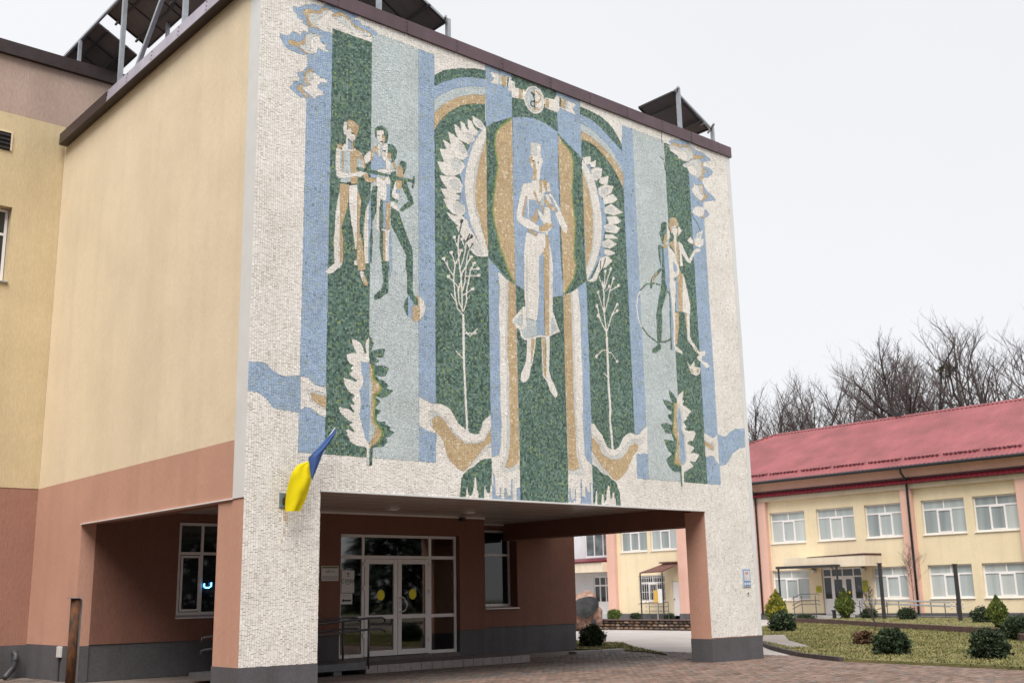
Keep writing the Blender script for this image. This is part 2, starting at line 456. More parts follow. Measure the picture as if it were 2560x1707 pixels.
# ------------------------------------------------------------------ the mosaic
# Outlines of the picture in the wall's own plane: centimetres along the wall and above the ground.
MOSAIC = """left_panel B 0 0 100,412 154,412 154,1234 100,1234
left_panel G 0 0 154,412 246,412 246,1245 154,1245
left_panel L 0 0 246,412 361,412 361,1270 246,1270
left_panel B 0 0 361,412 402,412 402,1270 361,1270
center_panel G 0 0 402,450 541,450 541,1160 402,1160
center_panel B 0 0 541,340 617,340 617,1320 541,1320
center_panel G 0 0 617,340 755,340 755,1320 617,1320
center_panel B 0 0 755,340 830,340 830,1320 755,1320
center_panel G 0 0 830,450 968,450 968,1160 830,1160
right_panel B 0 0 968,412 1009,412 1009,1270 968,1270
right_panel L 0 0 1009,412 1126,412 1126,1270 1009,1270
right_panel G 0 0 1126,412 1217,412 1217,1265 1126,1265
right_panel B 0 0 1217,412 1268,412 1268,1211 1217,1211
arch W 0 0 402,1273 541,1319 541,1274 468,1256 426,1237 402,1219
arch G 0 0 402,1223 426,1242 468,1260 510,1273 541,1278 539,1197 401,1097
arch B 0 0 401,1197 426,1216 467,1238 504,1251 540,1257 539,1197 401,1097
arch L 0 0 401,1166 418,1184 453,1208 504,1230 540,1238 539,1197 401,1097
arch T 0 0 401,1138 426,1166 467,1194 503,1210 540,1219 539,1197 401,1097
center_panel G 0 0 401,1098 409,1113 423,1133 445,1155 472,1175 503,1189 539,1198 538,1111 401,1075
arch W 0 0 832,1303 830,1274 859,1274 901,1268 934,1254 955,1235 969,1216 973,1279
arch G 0 0 830,1277 859,1277 901,1272 935,1257 955,1238 969,1219 968,1161 968,1105 831,1195
arch B 0 0 831,1258 867,1255 900,1242 941,1218 968,1201 968,1105 831,1195
arch L 0 0 830,1236 865,1230 898,1216 931,1196 951,1176 968,1154 968,1105 831,1195
arch T 0 0 831,1217 864,1210 897,1197 926,1182 947,1165 969,1142 968,1105 831,1195
center_panel G 0 0 831,1195 855,1195 880,1189 908,1171 933,1152 953,1128 968,1105 967,1033 825,1003
globe G 0 0 541,1144 562,1161 586,1174 618,1190 598,922 616,805 591,812 563,830 596,812 541,852
globe T 0 0 617,1189 601,1174 580,1156 569,1139 564,1111 569,1082 572,1064 565,1029 562,1005 559,991 556,962 558,938 575,877 580,862 582,867 591,841 602,821 616,806 617,887 614,950
globe Y 2 4 616,1188 601,1174 580,1156 569,1139 564,1111 569,1082 572,1064 565,1029 562,1005 559,991 556,962 558,938 575,877 580,862 582,867 591,841 602,821 616,807
globe B 0 0 618,1190 649,1200 683,1206 718,1203 754,1193 752,895 756,804 726,796 692,792 663,794 641,797 616,805
globe G 0 0 756,1188 774,1178 797,1166 818,1155 830,1144 829,851 802,830 783,817 756,805
globe T 0 0 756,1187 769,1172 786,1161 796,1152 802,1135 800,1094 795,1061 796,1034 800,1005 802,976 797,936 794,903 800,880 791,852 770,822 756,805 757,867 755,1143
globe Y 2 4 759,1187 769,1172 786,1161 796,1152 802,1135 800,1094 795,1061 796,1034 800,1005 802,976 797,936 794,903 800,880 791,852 770,822 757,806
trunk W 0 0 567,826 592,813 616,806 616,539 617,408 616,349 541,351 542,431 562,439 566,453 570,502 567,543 570,585 567,534 569,656 568,743 572,788
trunk S 0 0 589,814 596,812 596,770 593,725 590,659 594,616 593,537 593,488 591,458 585,432 580,414 589,412 615,423 616,415 583,403 568,407 570,422 581,438 584,471 586,537 587,536 587,615 584,658 587,724 590,769
trunk T 0 0 596,811 616,806 616,539 616,426 602,419 589,413 579,413 578,419 585,432 591,458 593,488 592,537 592,587 592,537 593,616 589,659 592,725 595,770
trunk B 0 0 545,399 550,395 550,360 556,354 563,357 562,373 565,373 564,351 573,350 574,375 580,368 583,357 592,354 595,350 541,350 542,377 546,379
trunk B 0 0 592,392 596,391 596,350 591,354
trunk B 0 0 608,374 616,374 616,348 606,349
trunk W 0 0 756,805 783,817 802,830 808,769 806,711 808,641 805,557 806,558 803,540 805,488 805,457 812,443 827,434 826,350 752,349 754,421 754,605
trunk S 0 0 776,813 784,818 785,754 785,684 785,555 784,556 784,521 786,469 793,435 802,422 804,415 792,410 756,411 756,420 773,420 788,426 777,554 778,684
trunk T 0 0 756,805 779,812 779,753 779,684 778,554 779,555 780,520 781,452 788,425 773,419 755,420 754,605
trunk B 0 0 755,382 760,378 760,361 765,354 772,360 773,380 775,380 774,351 753,351
trunk B 0 0 790,401 794,400 793,364 804,363 804,386 808,387 810,375 819,374 817,394 821,394 821,351 789,349
swirl W 0 0 362,538 374,533 391,527 403,528 418,528 430,524 440,518 447,508 457,494 469,487 483,479 497,475 508,476 514,485 520,501 526,508 537,515 541,519 542,493 542,431 521,427 506,421 490,410 478,405 472,400 458,402 446,408 435,421 427,433 421,451 416,463 410,467 403,468 379,474 362,481
swirl W 0 0 403,468 431,470 478,402 478,385 403,381
swirl S 1 0 385,511 401,511 418,507 432,497 439,482 457,468 475,459 495,458 515,463 532,480 541,493 541,484 521,463 503,455 479,453 459,464 441,476 435,488 422,499 410,503 397,499 393,490 397,478 389,484 387,498
swirl T 0 0 393,495 399,502 410,503 420,499 431,487 439,476 457,463 477,454 503,456 521,462 538,484 541,493 542,461 527,455 511,437 490,417 476,403 468,400 456,404 444,412 431,424 425,439 420,454 414,464 400,472 394,483
swirl S 0 0 541,462 527,455 502,428 484,410 494,414 521,442 541,452
roots G 0 0 542,430 527,428 512,423 496,411 480,403 468,393 463,384 461,361 459,349 474,349 478,374 480,357 485,352 491,356 495,370 497,389 501,389 502,366 507,361 507,348 521,348 522,381 526,365 530,360 536,361 538,375 541,379
swirl W 0 0 828,526 839,525 850,512 862,503 869,489 878,476 891,472 903,473 917,482 928,501 942,511 955,515 970,512 984,514 992,522 1008,533 1012,533 1009,470 994,471 981,467 970,468 970,411 903,400 887,406 867,417 853,422 843,432 827,435 828,490
swirl S 1 0 829,500 842,492 853,477 863,464 877,453 899,450 923,457 939,474 953,487 972,491 985,488 996,499 972,502 948,495 929,478 910,462 887,459 868,470 854,488 837,497 829,507
swirl T 0 0 828,495 839,490 851,477 860,460 874,453 897,449 923,455 939,469 950,484 969,492 979,488 976,477 962,465 950,447 939,430 920,413 902,403 887,410 875,423 861,429 847,444 835,457 828,462
swirl S 0 0 829,457 837,450 851,437 870,424 884,411 865,419 851,428 828,446
roots G 0 0 828,434 843,430 853,420 865,415 877,413 887,406 901,400 906,386 911,378 912,349 897,349 897,363 893,368 894,378 889,378 885,363 880,362 880,390 875,392 870,381 867,360 861,354 859,372 854,372 851,348 839,349 840,380 836,379 833,354 827,351 828,386
sunflower B 0 0 540,1143 522,1133 505,1112 493,1088 484,1062 471,1038 465,1023 473,1002 470,979 464,962 475,946 477,921 478,944 475,926 489,911 504,894 524,869 541,852 496,934 486,949 486,960 484,1028 507,1096
sunflower T 0 0 541,1126 527,1085 515,1047 507,999 506,965 510,928 513,955 523,920 533,888 541,863 540,934
sunflower W 0 0 541,1142 530,1134 519,1120 504,1095 493,1064 484,1032 480,1004 482,971 487,947 494,924 496,914 512,887 528,865 541,852 541,866 533,888 523,920 513,955 510,928 506,965 507,999 515,1047 526,1078 541,1121
sunflower S 0 0 541,1125 532,1098 521,1065 512,1023 508,988 510,954 513,928 513,955 523,920 532,891 525,907 513,935 505,953 504,964 503,998 509,1046 521,1076
sunflower W 0 0 503,1161 514,1159 528,1156 540,1143 533,1136 516,1137 505,1144
sunflower W 0 0 490,1150 500,1148 508,1136 520,1128 510,1115 499,1119 490,1133
sunflower W 0 0 469,1140 481,1137 488,1126 502,1123 510,1106 502,1099 485,1104 474,1117
sunflower W 0 0 454,1129 466,1125 473,1117 482,1106 499,1098 493,1092 474,1094 463,1098 456,1112
sunflower W 0 0 437,1106 450,1105 463,1098 479,1089 490,1071 479,1063 463,1064 444,1079
sunflower W 0 0 423,1085 439,1082 449,1076 474,1064 493,1069 476,1051 452,1058 436,1061 428,1073
sunflower W 0 0 414,1062 433,1066 449,1065 465,1055 483,1041 470,1022 454,1019 433,1024 422,1044
sunflower W 0 0 408,1032 425,1036 438,1025 454,1018 473,1023 451,1011 433,1007 419,1012
sunflower W 0 0 413,1004 438,1007 454,1011 467,1008 475,994 470,979 454,973 435,978 422,990
sunflower W 0 0 416,977 438,978 454,973 467,972 464,962 448,955 432,955 422,966
sunflower W 0 0 423,956 443,955 464,959 480,950 481,937 469,927 448,927 432,939
sunflower W 0 0 432,927 450,923 469,926 488,923 474,904 456,907 442,915
sunflower W 0 0 436,938 482,948 474,929 460,927 444,933
sunflower W 0 0 431,928 450,925 474,928 488,919 489,909 461,904 444,915
sunflower W 0 0 456,901 468,906 490,909 504,894 522,872 539,853 528,850 511,848 499,853 487,866 477,880 463,891
sunflower S 1 0 511,1151 525,1152 533,1143 522,1141
sunflower S 1 0 485,1116 499,1117 504,1105 491,1105
sunflower S 1 0 466,1087 479,1084 485,1072 468,1070
sunflower S 1 0 444,1045 463,1054 473,1039 460,1024 446,1030
sunflower S 1 0 440,997 457,1005 467,997 462,982 446,985
sunflower S 1 0 451,950 469,954 476,942 464,931 451,937
sunflower S 1 0 496,874 512,874 528,857 514,854 501,862
sunflower B 0 0 834,1140 856,1136 867,1104 882,1077 902,1050 903,1004 890,956 899,924 873,907 842,859 834,855 869,912 884,954 885,1046 871,1099 848,1131
sunflower T 0 0 830,1126 849,1075 859,1025 858,973 850,923 830,878
sunflower W 0 0 831,1145 848,1131 871,1099 885,1046 889,1001 884,954 869,912 851,879 832,851 831,884 850,923 858,973 859,1025 849,1075 829,1120
sunflower S 0 0 830,1123 844,1099 856,1055 864,1011 862,965 854,921 835,882 832,884 850,923 858,973 859,1025 849,1075
sunflower W 0 0 830,1148 841,1154 860,1160 859,1140 844,1136
sunflower W 0 0 857,1142 877,1156 875,1136 858,1132
sunflower W 0 0 860,1128 881,1138 898,1140 893,1117 875,1102 861,1106
sunflower W 0 0 888,1113 919,1126 913,1103 892,1098 884,1102
sunflower W 0 0 881,1086 904,1101 934,1103 925,1084 894,1064 882,1071
sunflower W 0 0 896,1065 929,1083 947,1073 927,1059 897,1049
sunflower W 0 0 897,1040 923,1057 944,1050 962,1043 930,1029 900,1028
sunflower W 0 0 904,1020 938,1030 957,1020 937,1008 912,1006
sunflower W 0 0 894,996 916,1008 950,1002 936,985 902,982
sunflower W 0 0 897,975 923,981 944,974 897,965
sunflower W 0 0 886,955 909,967 938,960 912,943 887,943
sunflower W 0 0 893,938 908,941 931,936 911,926 893,926
sunflower W 0 0 832,852 850,861 868,891 878,914 903,925 919,915 897,896 876,883 862,857 846,851
sunflower S 1 0 868,1123 887,1130 884,1115 869,1108
sunflower S 1 0 891,1085 912,1093 912,1082 895,1074
sunflower S 1 0 905,1042 927,1048 930,1038 907,1034
sunflower S 1 0 901,996 920,1002 928,991 904,988
sunflower S 1 0 892,954 909,959 913,951 892,947
sapling W 2 5.5 480,480 477,535 475,585 473,635 473,716
sapling W 2 3.4 472,716 458,728 452,753 449,783 450,803 453,819 463,838 469,852
sapling W 2 3 449,794 437,807 430,818 423,826
sapling W 2 3 453,818 448,832 443,843
sapling W 2 3.4 472,724 462,742 460,766 468,788 470,803 483,825 495,844
sapling W 2 3.8 470,727 470,764 468,791 465,815 462,837 461,869 464,886
sapling W 2 3.4 475,728 481,745 482,769 488,792 492,813 503,831
sapling W 2 3 472,768 478,788 482,825 486,849 491,859
sapling W 2 3 465,812 473,830 480,857 482,871
sapling W 2 2.7 480,857 471,877
sapling W 2 2.7 460,857 451,877
sapling W 2 2.7 460,773 448,783 435,791
sapling W 2 2.7 481,800 515,807
sapling W 2 2.7 492,817 513,821
sapling W 2 2.7 473,758 498,775
sapling W 2 2.7 482,751 490,759
sapling W 2 2.7 452,743 442,756
sapling W 2 2.4 434,813 432,825
sapling W 2 2.7 477,686 489,674 510,694
sapling W 2 2.4 476,679 508,683
sapling W 2 2.7 471,626 453,639
sapling D 2 2.6 464,886 471,915
sapling D 2 2.6 482,874 492,893
sapling D 2 2.6 483,876 497,888
sapling D 2 2.6 492,862 501,874
sapling W 2 6 422,826 425,828
sapling W 2 6 441,843 445,844
sapling W 2 6 493,843 497,845
sapling W 2 6 501,831 505,833
sapling W 2 6 513,807 517,809
sapling W 2 6 511,821 515,823
sapling W 2 6 496,775 500,777
sapling W 2 6 450,877 453,879
sapling W 2 6 470,877 473,879
sapling W 2 6 467,852 471,854
sapling W 2 6 434,790 437,792
sapling D 2 6 470,914 472,918
sapling D 2 6 496,887 498,890
sapling W 2 7 894,474 892,505 889,539 892,569 889,621 889,656 890,727
sapling W 2 4.2 889,727 888,751 884,783 886,829 884,859
sapling W 2 3.2 889,739 872,763 862,798
sapling W 2 2.6 872,763 864,776
sapling W 2 3.2 891,742 909,783 928,811
sapling W 2 2.6 909,783 928,796
sapling W 2 2.9 884,783 875,809 867,830
sapling W 2 2.9 886,787 898,816 906,841 919,873
sapling W 2 2.6 906,840 936,858
sapling W 2 2.6 885,841 872,869
sapling W 2 2.9 889,842 901,871 912,893
sapling W 2 2.6 888,844 893,885
sapling W 2 2.6 891,837 904,850
sapling W 2 2.9 890,699 872,695 853,679
sapling W 2 2.6 890,694 903,693 920,676
sapling W 2 2.6 888,635 874,645
sapling D 2 2.6 884,871 877,894 880,907
sapling D 2 2.6 883,886 896,917
sapling W 2 6.5 860,796 863,799
sapling W 2 6.5 862,774 865,777
sapling W 2 6.5 927,810 930,813
sapling W 2 6.5 926,795 929,798
sapling W 2 6.5 865,829 868,832
sapling W 2 6.5 918,871 921,874
sapling W 2 6.5 934,857 937,860
sapling W 2 6.5 910,892 913,895
sapling W 2 6.5 892,884 895,887
sapling W 2 6.5 903,849 905,852
sapling W 2 6.5 852,678 855,681
sapling W 2 6.5 919,675 922,677
cloud B 1 0 65,1255 69,1262 78,1262 87,1269 92,1273 103,1277 110,1282 121,1282 132,1285 139,1291 150,1294 165,1295 176,1295 186,1295 199,1294 210,1294 211,1289 199,1281 216,1282 222,1276 238,1277 248,1274 259,1271 256,1264 244,1262 244,1258 215,1250 185,1247 153,1245 146,1235 129,1235 111,1230 99,1231 88,1231 88,1236 91,1241 82,1238 75,1241 75,1248 68,1251
cloud T 1 0 87,1254 92,1263 105,1269 114,1268 125,1274 132,1282 141,1283 152,1278 160,1280 174,1287 184,1284 193,1278 203,1271 219,1267 234,1267 244,1265 244,1258 223,1254 184,1249 153,1245 129,1235 111,1231 100,1232 96,1242 93,1251
cloud S 1 0 100,1254 110,1262 125,1266 137,1278 147,1279 156,1277 150,1272 165,1274 176,1279 186,1276 196,1270 207,1263 222,1263 240,1264 242,1259 215,1251 185,1247 153,1245 146,1235 129,1235 115,1235 104,1241
cloud W 1 0 118,1246 129,1259 138,1269 145,1280 156,1279 150,1272 162,1267 169,1261 180,1261 188,1257 200,1257 211,1256 226,1259 242,1263 240,1257 234,1258 213,1249 200,1252 185,1247 166,1248 153,1245 144,1241 145,1235 136,1232 127,1234 120,1238
cloud B 1 0 39,1190 42,1195 50,1195 59,1197 63,1205 71,1208 76,1208 85,1206 88,1216 99,1216 101,1211 130,1217 128,1184 105,1172 81,1166 74,1168 60,1168 51,1172 46,1180
cloud T 1 0 58,1186 64,1190 77,1190 85,1194 92,1201 95,1211 101,1213 96,1199 91,1189 82,1184 84,1178 95,1177 105,1174 120,1180 98,1172 84,1176 75,1180 65,1178 60,1180
cloud S 1 0 82,1185 92,1189 96,1199 97,1212 104,1217 119,1221 129,1221 132,1218 126,1214 128,1205 137,1205 143,1205 143,1201 137,1198 146,1195 145,1191 134,1191 123,1191 119,1190 121,1182 112,1176 104,1174 91,1177 84,1180
cloud W 1 0 108,1207 119,1217 126,1214 128,1205 143,1205 137,1198 146,1193 134,1191 123,1192 119,1181 111,1177 107,1186
cloud B 1 0 64,1091 67,1097 70,1099 70,1107 82,1110 84,1117 78,1122 80,1128 90,1132 94,1139 103,1143 101,1116 104,1087 99,1080 83,1081 73,1086
cloud T 1 0 100,1139 111,1145 113,1140 103,1135 98,1125 100,1116 109,1110 93,1104 91,1098 97,1091 106,1086 101,1082 90,1088 79,1094 81,1101 89,1106 100,1107 94,1114 94,1126
cloud W 1 0 103,1137 112,1138 120,1137 128,1133 139,1133 144,1129 142,1125 130,1124 128,1119 123,1114 125,1108 136,1105 136,1098 123,1093 120,1086 113,1086 106,1091 97,1095 91,1101 102,1106 109,1112 100,1117 98,1125
cloud S 1 0 101,1133 110,1136 114,1127 107,1118 100,1121
cloud B 1 0 1145,1270 1152,1279 1168,1285 1184,1287 1201,1294 1226,1291 1230,1286 1242,1282 1258,1277 1277,1278 1305,1269 1308,1263 1282,1253 1278,1241 1302,1241 1316,1232 1297,1215 1275,1206 1269,1198 1273,1190 1284,1176 1316,1162 1318,1155 1276,1143 1268,1140 1220,1143 1220,1198 1214,1238 1171,1270
cloud T 0 0 1146,1264 1165,1277 1190,1276 1218,1285 1239,1275 1244,1262 1281,1271 1280,1263 1243,1250 1267,1248 1279,1251 1277,1233 1292,1233 1278,1218 1269,1198 1250,1195 1266,1209 1272,1249 1239,1252 1217,1237 1235,1256 1238,1268 1208,1277 1182,1267 1167,1269
cloud S 1 0 1129,1261 1148,1263 1167,1268 1187,1267 1208,1274 1229,1274 1239,1264 1232,1251 1217,1238 1205,1236 1178,1237 1176,1243 1147,1251 1148,1258
cloud W 1 0 1147,1251 1170,1259 1188,1257 1207,1262 1216,1255 1212,1241 1200,1235 1178,1238 1176,1244
cloud S 1 0 1195,1224 1217,1236 1239,1249 1267,1255 1270,1236 1266,1212 1248,1200 1239,1202 1219,1207 1213,1218 1199,1218
cloud W 1 0 1213,1222 1237,1233 1248,1227 1249,1211 1239,1204 1221,1208
cloud T 0 0 1251,1183 1271,1187 1274,1167 1292,1158 1262,1139 1231,1162
cloud W 1 0 1234,1185 1242,1180 1251,1181 1268,1183 1267,1170 1273,1160 1267,1148 1257,1141 1239,1148 1226,1159 1226,1167 1234,1174
cloud S 1 0 1254,1180 1268,1183 1267,1170 1273,1160 1263,1160 1255,1167
cloud B 0 0 1267,1119 1281,1121 1292,1110 1279,1101 1267,1093 1263,1105
cloud T 0 0 1269,1115 1274,1117 1269,1096 1255,1094 1263,1109
cloud W 1 0 1223,1103 1229,1114 1241,1122 1256,1124 1267,1121 1271,1113 1265,1103 1250,1095 1237,1095 1228,1098
river B 0 0 -2,562 30,563 47,551 66,543 102,549 104,481 78,483 49,485 32,503 20,509 0,510
river W 0 0 102,549 118,546 132,534 155,534 155,478 137,484 123,493 110,493 103,484
river S 0 0 114,526 126,526 155,522 155,492 140,495 123,505
river T 0 0 121,521 136,518 155,516 155,495 140,499 126,508
river W 0 0 1215,536 1229,532 1242,527 1253,526 1267,536 1267,460 1255,470 1248,480 1235,481 1223,476 1216,479
river S 0 0 1215,519 1232,515 1253,513 1251,494 1225,497 1216,500
river T 0 0 1215,516 1232,510 1247,508 1247,496 1226,501 1216,504
river B 0 0 1267,536 1295,532 1306,537 1316,545 1342,556 1376,559 1375,512 1352,508 1322,493 1309,477 1293,463 1267,459
leaf W 0 0 246,640 240,632 238,623 239,615 241,607 236,607 233,616 227,625 217,629 208,631 209,620 218,605 204,602 196,599 199,589 205,583 212,580 206,575 211,570 203,565 208,559 220,554 221,551 210,551 205,553 191,555 193,544 198,536 205,528 214,527 215,522 209,517 215,510 215,507 205,508 209,502 215,496 215,491 204,498 181,500 185,490 195,482 204,476 214,474 204,470 214,461 217,456 208,459 198,460 201,450 208,438 220,432 240,431 243,428 243,412 249,412
leaf B 0 0 228,589 247,590 248,436 240,447 234,466 226,489 230,511 226,535 235,549 233,562 229,574
leaf G 0 0 246,640 252,637 256,627 252,617 249,611 260,616 271,619 282,621 279,605 271,602 258,603 270,595 264,592 256,589 264,586 276,588 292,585 284,569 272,566 260,568 268,561 280,559 290,551 285,544 301,543 290,531 278,526 260,527 273,518 261,507 263,504 275,501 265,491 263,483 271,480 284,482 283,477 295,472 294,467 305,464 294,454 284,452 290,444 281,435 256,431 255,398 249,397
leaf L 0 0 247,590 250,573 254,551 253,531 252,492 253,479 261,468 259,457 250,441 248,438
leaf T 0 0 247,590 250,588 254,577 257,561 266,554 275,545 270,536 258,530 259,525 262,515 260,505 259,482 267,473 277,464 276,453 267,441 256,435 249,428 250,441 259,457 261,468 253,479 252,492 253,531 254,548 248,567
leaf Y 2 4 255,586 257,561 266,554 275,545 270,535 259,529 262,515 259,505 259,482 267,473 277,464 275,451 267,441
leaf S 0 0 243,412 249,412 249,397 243,397
leaf G 0 0 1121,609 1113,617 1095,630 1094,616 1105,598 1089,601 1071,603 1076,593 1085,582 1100,577 1098,571 1084,568 1089,559 1101,551 1100,544 1078,548 1058,543 1068,533 1074,524 1087,524 1097,525 1096,520 1105,506 1090,508 1068,508 1074,493 1082,481 1093,476 1072,461 1076,452 1092,436 1107,434 1118,436 1120,401 1125,401 1126,450 1114,451
leaf W 0 0 1149,633 1142,610 1147,606 1141,597 1136,596 1152,595 1173,584 1160,574 1164,572 1152,568 1155,564 1140,555 1153,545 1143,538 1157,535 1178,537 1184,532 1173,513 1158,511 1150,505 1164,501 1176,496 1163,484 1156,481 1176,484 1194,481 1177,462 1156,463 1169,451 1133,435 1130,401 1125,401 1125,451 1119,483 1122,600 1122,610 1130,621
leaf T 0 0 1113,599 1122,600 1117,558 1120,524 1120,492 1118,469 1124,451 1119,451 1101,453 1104,469 1112,493 1114,511 1101,529 1106,547 1109,571
leaf Y 2 3 1111,597 1108,571 1104,546 1101,529 1111,511 1111,493 1102,468 1100,453 1119,450
leaf S 1 0 1123,594 1138,587 1141,560 1136,539 1145,522 1145,502 1147,476 1148,466 1134,452 1123,453 1121,483 1121,534
leaf B 0 0 1126,588 1132,583 1134,559 1131,538 1140,522 1140,502 1141,476 1143,466 1132,453 1123,453 1121,483 1122,517 1121,551 1124,572
family W 0 0 183,1056 190,1059 191,1030 184,1031 182,1042
family T 0 0 190,1059 196,1065 206,1065 215,1059 218,1051 215,1042 212,1033 205,1021 197,1024 190,1034 192,1045
family W 0 0 191,1040 200,1050 200,1038 205,1031 203,1020 194,1025 190,1028
family W 0 0 203,1038 209,1036 209,1027 205,1025
family D 0 0 200,1039 207,1039 207,1037 201,1037
family W 0 0 189,1029 193,1025 193,1003 180,999 181,1008 188,1012
family B 0 0 193,1022 200,1020 201,1004 193,1003
family T 0 0 200,1019 205,1020 205,1012 212,1007 201,1004
family L 0 0 177,997 199,1001 200,934 178,932
family T 0 0 180,996 183,997 184,953 181,953
family W 0 0 177,998 212,1008 214,1006 199,1000 177,995
family W 0 0 167,999 177,1000 177,953 193,954 213,960 222,966 236,968 237,966 227,958 223,953 213,952 197,946 187,942 173,939 168,945 166,962 166,979
family T 0 0 168,1007 180,1011 180,1002 170,998
family G 0 0 215,983 234,982 244,990 244,946 220,931
family T 0 0 199,1000 215,1008 225,1002 230,990 234,979 234,970 239,965 241,957 262,959 279,965 279,960 262,953 242,946 234,947 229,956 226,977 222,989 217,992 213,983 216,970 216,938 200,933
family L 0 0 213,983 217,993 224,990 228,977 228,972 216,970
family W 0 0 193,953 213,960 222,966 236,968 237,966 227,958 223,953 213,952 194,946
family D 0 0 192,936 202,937 202,932 192,931
family T 0 0 176,930 197,931 196,897 192,876 181,841 181,844 186,820 186,775 179,772
family W 0 0 174,906 177,913 178,840 179,772 186,774 182,766 172,758 164,749 152,745 149,750 155,758 167,769 165,813 167,838 168,869
family W 0 0 197,930 216,935 218,849 216,812 213,800 208,836 203,856 201,869 199,883 197,900
family T 0 0 216,928 225,906 223,889 222,850 222,843 228,823 232,798 236,776 236,769 220,764 216,788 216,838
family W 0 0 210,780 216,785 218,775 212,774
family W 0 0 222,763 232,766 231,744 229,746
family T 0 0 232,761 238,752 242,743 241,736 232,740 230,748
family G 0 0 254,1061 260,1068 270,1073 278,1072 285,1065 287,1053 284,1040 277,1038 275,1063 259,1060 259,1041 255,1046
family W 0 0 259,1060 276,1065 275,1038 272,1035 268,1033 263,1037 260,1044
family T 0 0 272,1054 280,1054 279,1042 273,1035
family D 0 0 262,1051 267,1051 267,1049 262,1049
family D 0 0 267,1039 273,1040 273,1038 267,1037
family T 0 0 247,1016 262,1031 263,1007 252,1004 250,992 246,991
family W 0 0 262,1032 267,1032 268,1005 264,1006
family W 0 0 246,1015 246,995 234,982 229,996 238,1008
family B 0 0 252,1007 255,1019 264,1006 272,1010 274,1001 281,1000 281,985 265,981 260,973 259,960 246,958 246,991 250,992
family W 0 0 272,1031 279,1036 285,1037 285,1019 294,1021 294,1009 286,1001 275,1000 272,1007 274,1019
family D 0 0 275,1022 281,1023 280,1020 275,1020
family T 0 0 285,1021 295,1022 294,1009 286,1006
family G 0 0 286,1038 296,1040 304,1036 308,1028 306,1014 301,1005 294,1000 294,1021 286,1020
family W 0 0 281,1000 292,1004 293,986 281,984
family T 0 0 298,1003 304,1006 305,989 299,989
family W 0 0 260,975 267,981 286,984 303,988 305,986 296,981 286,977 279,975 260,971
family W 0 0 259,963 277,960 292,965 292,954 284,953 284,918 269,919 267,898 267,859 267,850 260,855 261,891 261,868 261,926 259,947
family B 0 0 284,953 292,954 292,916 282,916
family T 0 0 282,916 292,916 292,864 292,861 282,860
family B 0 0 275,916 282,916 282,862 282,860 276,859
family G 0 0 269,918 275,916 276,861 276,793 273,793 268,819 267,892 266,883
family G 0 0 251,941 262,944 260,891 250,865 250,863 252,830 250,787 246,783 245,829 248,855 247,923
family W 0 0 246,916 243,908 235,887 231,852 232,812 235,781 243,783 242,886 244,893
family B 0 0 242,907 247,919 248,855 247,861 245,829 245,783 242,783
family W 0 0 272,859 292,859 292,855 272,855
family T 0 0 276,854 281,855 281,794 276,795
family W 0 0 281,855 290,854 289,809 290,796 281,794
family B 0 0 290,854 297,859 297,784 294,766 291,766
family G 0 0 272,793 290,795 289,757 289,733 278,726 271,718 258,713 255,719 263,728 274,739 277,752
family G 0 0 293,980 306,985 305,967 296,938 296,929 310,926 309,920 300,922 292,920 292,963
family G 0 0 315,1008 323,1013 331,1008 330,997 325,984 323,977 320,998 314,1002
family T 0 0 314,1002 322,995 324,977 308,973 310,995
family T 0 0 306,967 320,969 320,955 315,948 306,952
family W 0 0 305,967 306,952 315,946 313,930 305,926 295,933 300,950
family B 0 0 306,949 315,946 313,940 306,940
family G 0 0 320,972 331,970 336,957 346,939 349,926 319,903 315,905 317,911 336,929 329,941 320,955
family W 0 0 293,919 300,920 310,914 314,903 303,905 294,909
family G 0 0 294,907 305,905 314,901 317,890 325,874 334,854 346,830 347,813 347,783 346,746 350,738 359,731 359,717 350,718 343,729 333,740 333,773 329,795 330,817 321,831 307,852 294,871 293,898
family G 2 7 215,968 262,971 303,971 348,974
family G 2 5 350,984 346,961
family W 0 0 277,963 284,969 290,970 286,963
ball G 0 0 335,733 328,723 325,710 330,698 335,693
ball B 0 0 335,733 340,734 347,718 346,689 335,694
ball T 0 0 355,739 363,739 364,688 346,685 346,716 359,717 359,730
ball W 0 0 363,738 373,732 378,717 374,702 364,691
family G 0 0 346,746 350,738 359,731 359,717 350,718 343,729 333,740
nurse W 0 0 669,1146 685,1148 701,1148 700,1119 669,1114
nurse S 0 0 669,1146 690,1148 688,1117 669,1114
nurse W 0 0 664,1101 666,1110 669,1114 703,1120 706,1108 701,1094 697,1083 695,1061 674,1056 675,1083 666,1092
nurse T 0 0 673,1103 683,1101 684,1085 687,1082 683,1058 675,1056 676,1083 674,1095
nurse T 0 0 664,1102 670,1114 674,1110 670,1092 666,1094
nurse D 0 0 674,1103 681,1104 681,1102 674,1100
nurse D 0 0 689,1103 696,1104 696,1101 689,1100
nurse T 0 0 652,1014 656,1017 644,963 638,964
nurse W 0 0 645,1041 670,1049 671,1055 694,1059 694,1051 700,1031 710,1030 705,1021 695,1011 688,1004 682,1010 661,1007 656,1006 655,1017 650,1012 638,965 642,963 658,961 690,952 687,939 654,939 632,946 623,955 625,974 632,1000 640,1027
nurse T 0 0 652,1014 655,1015 644,963 638,964
nurse W 0 0 656,1006 660,1006 659,962 656,962
nurse B 0 0 654,1001 656,1002 656,962 644,964
nurse B 0 0 660,1006 682,1009 684,997 684,989 693,966 683,959 659,963
nurse T 0 0 675,1033 681,1031 685,1016 694,1005 692,999 685,1007 680,1017 674,1025
nurse T 0 0 663,969 674,970 682,994 684,997 686,967 681,958 669,957
nurse T 0 0 693,1056 701,1063 711,1067 718,1062 715,1039 708,1033 700,1029 693,1035
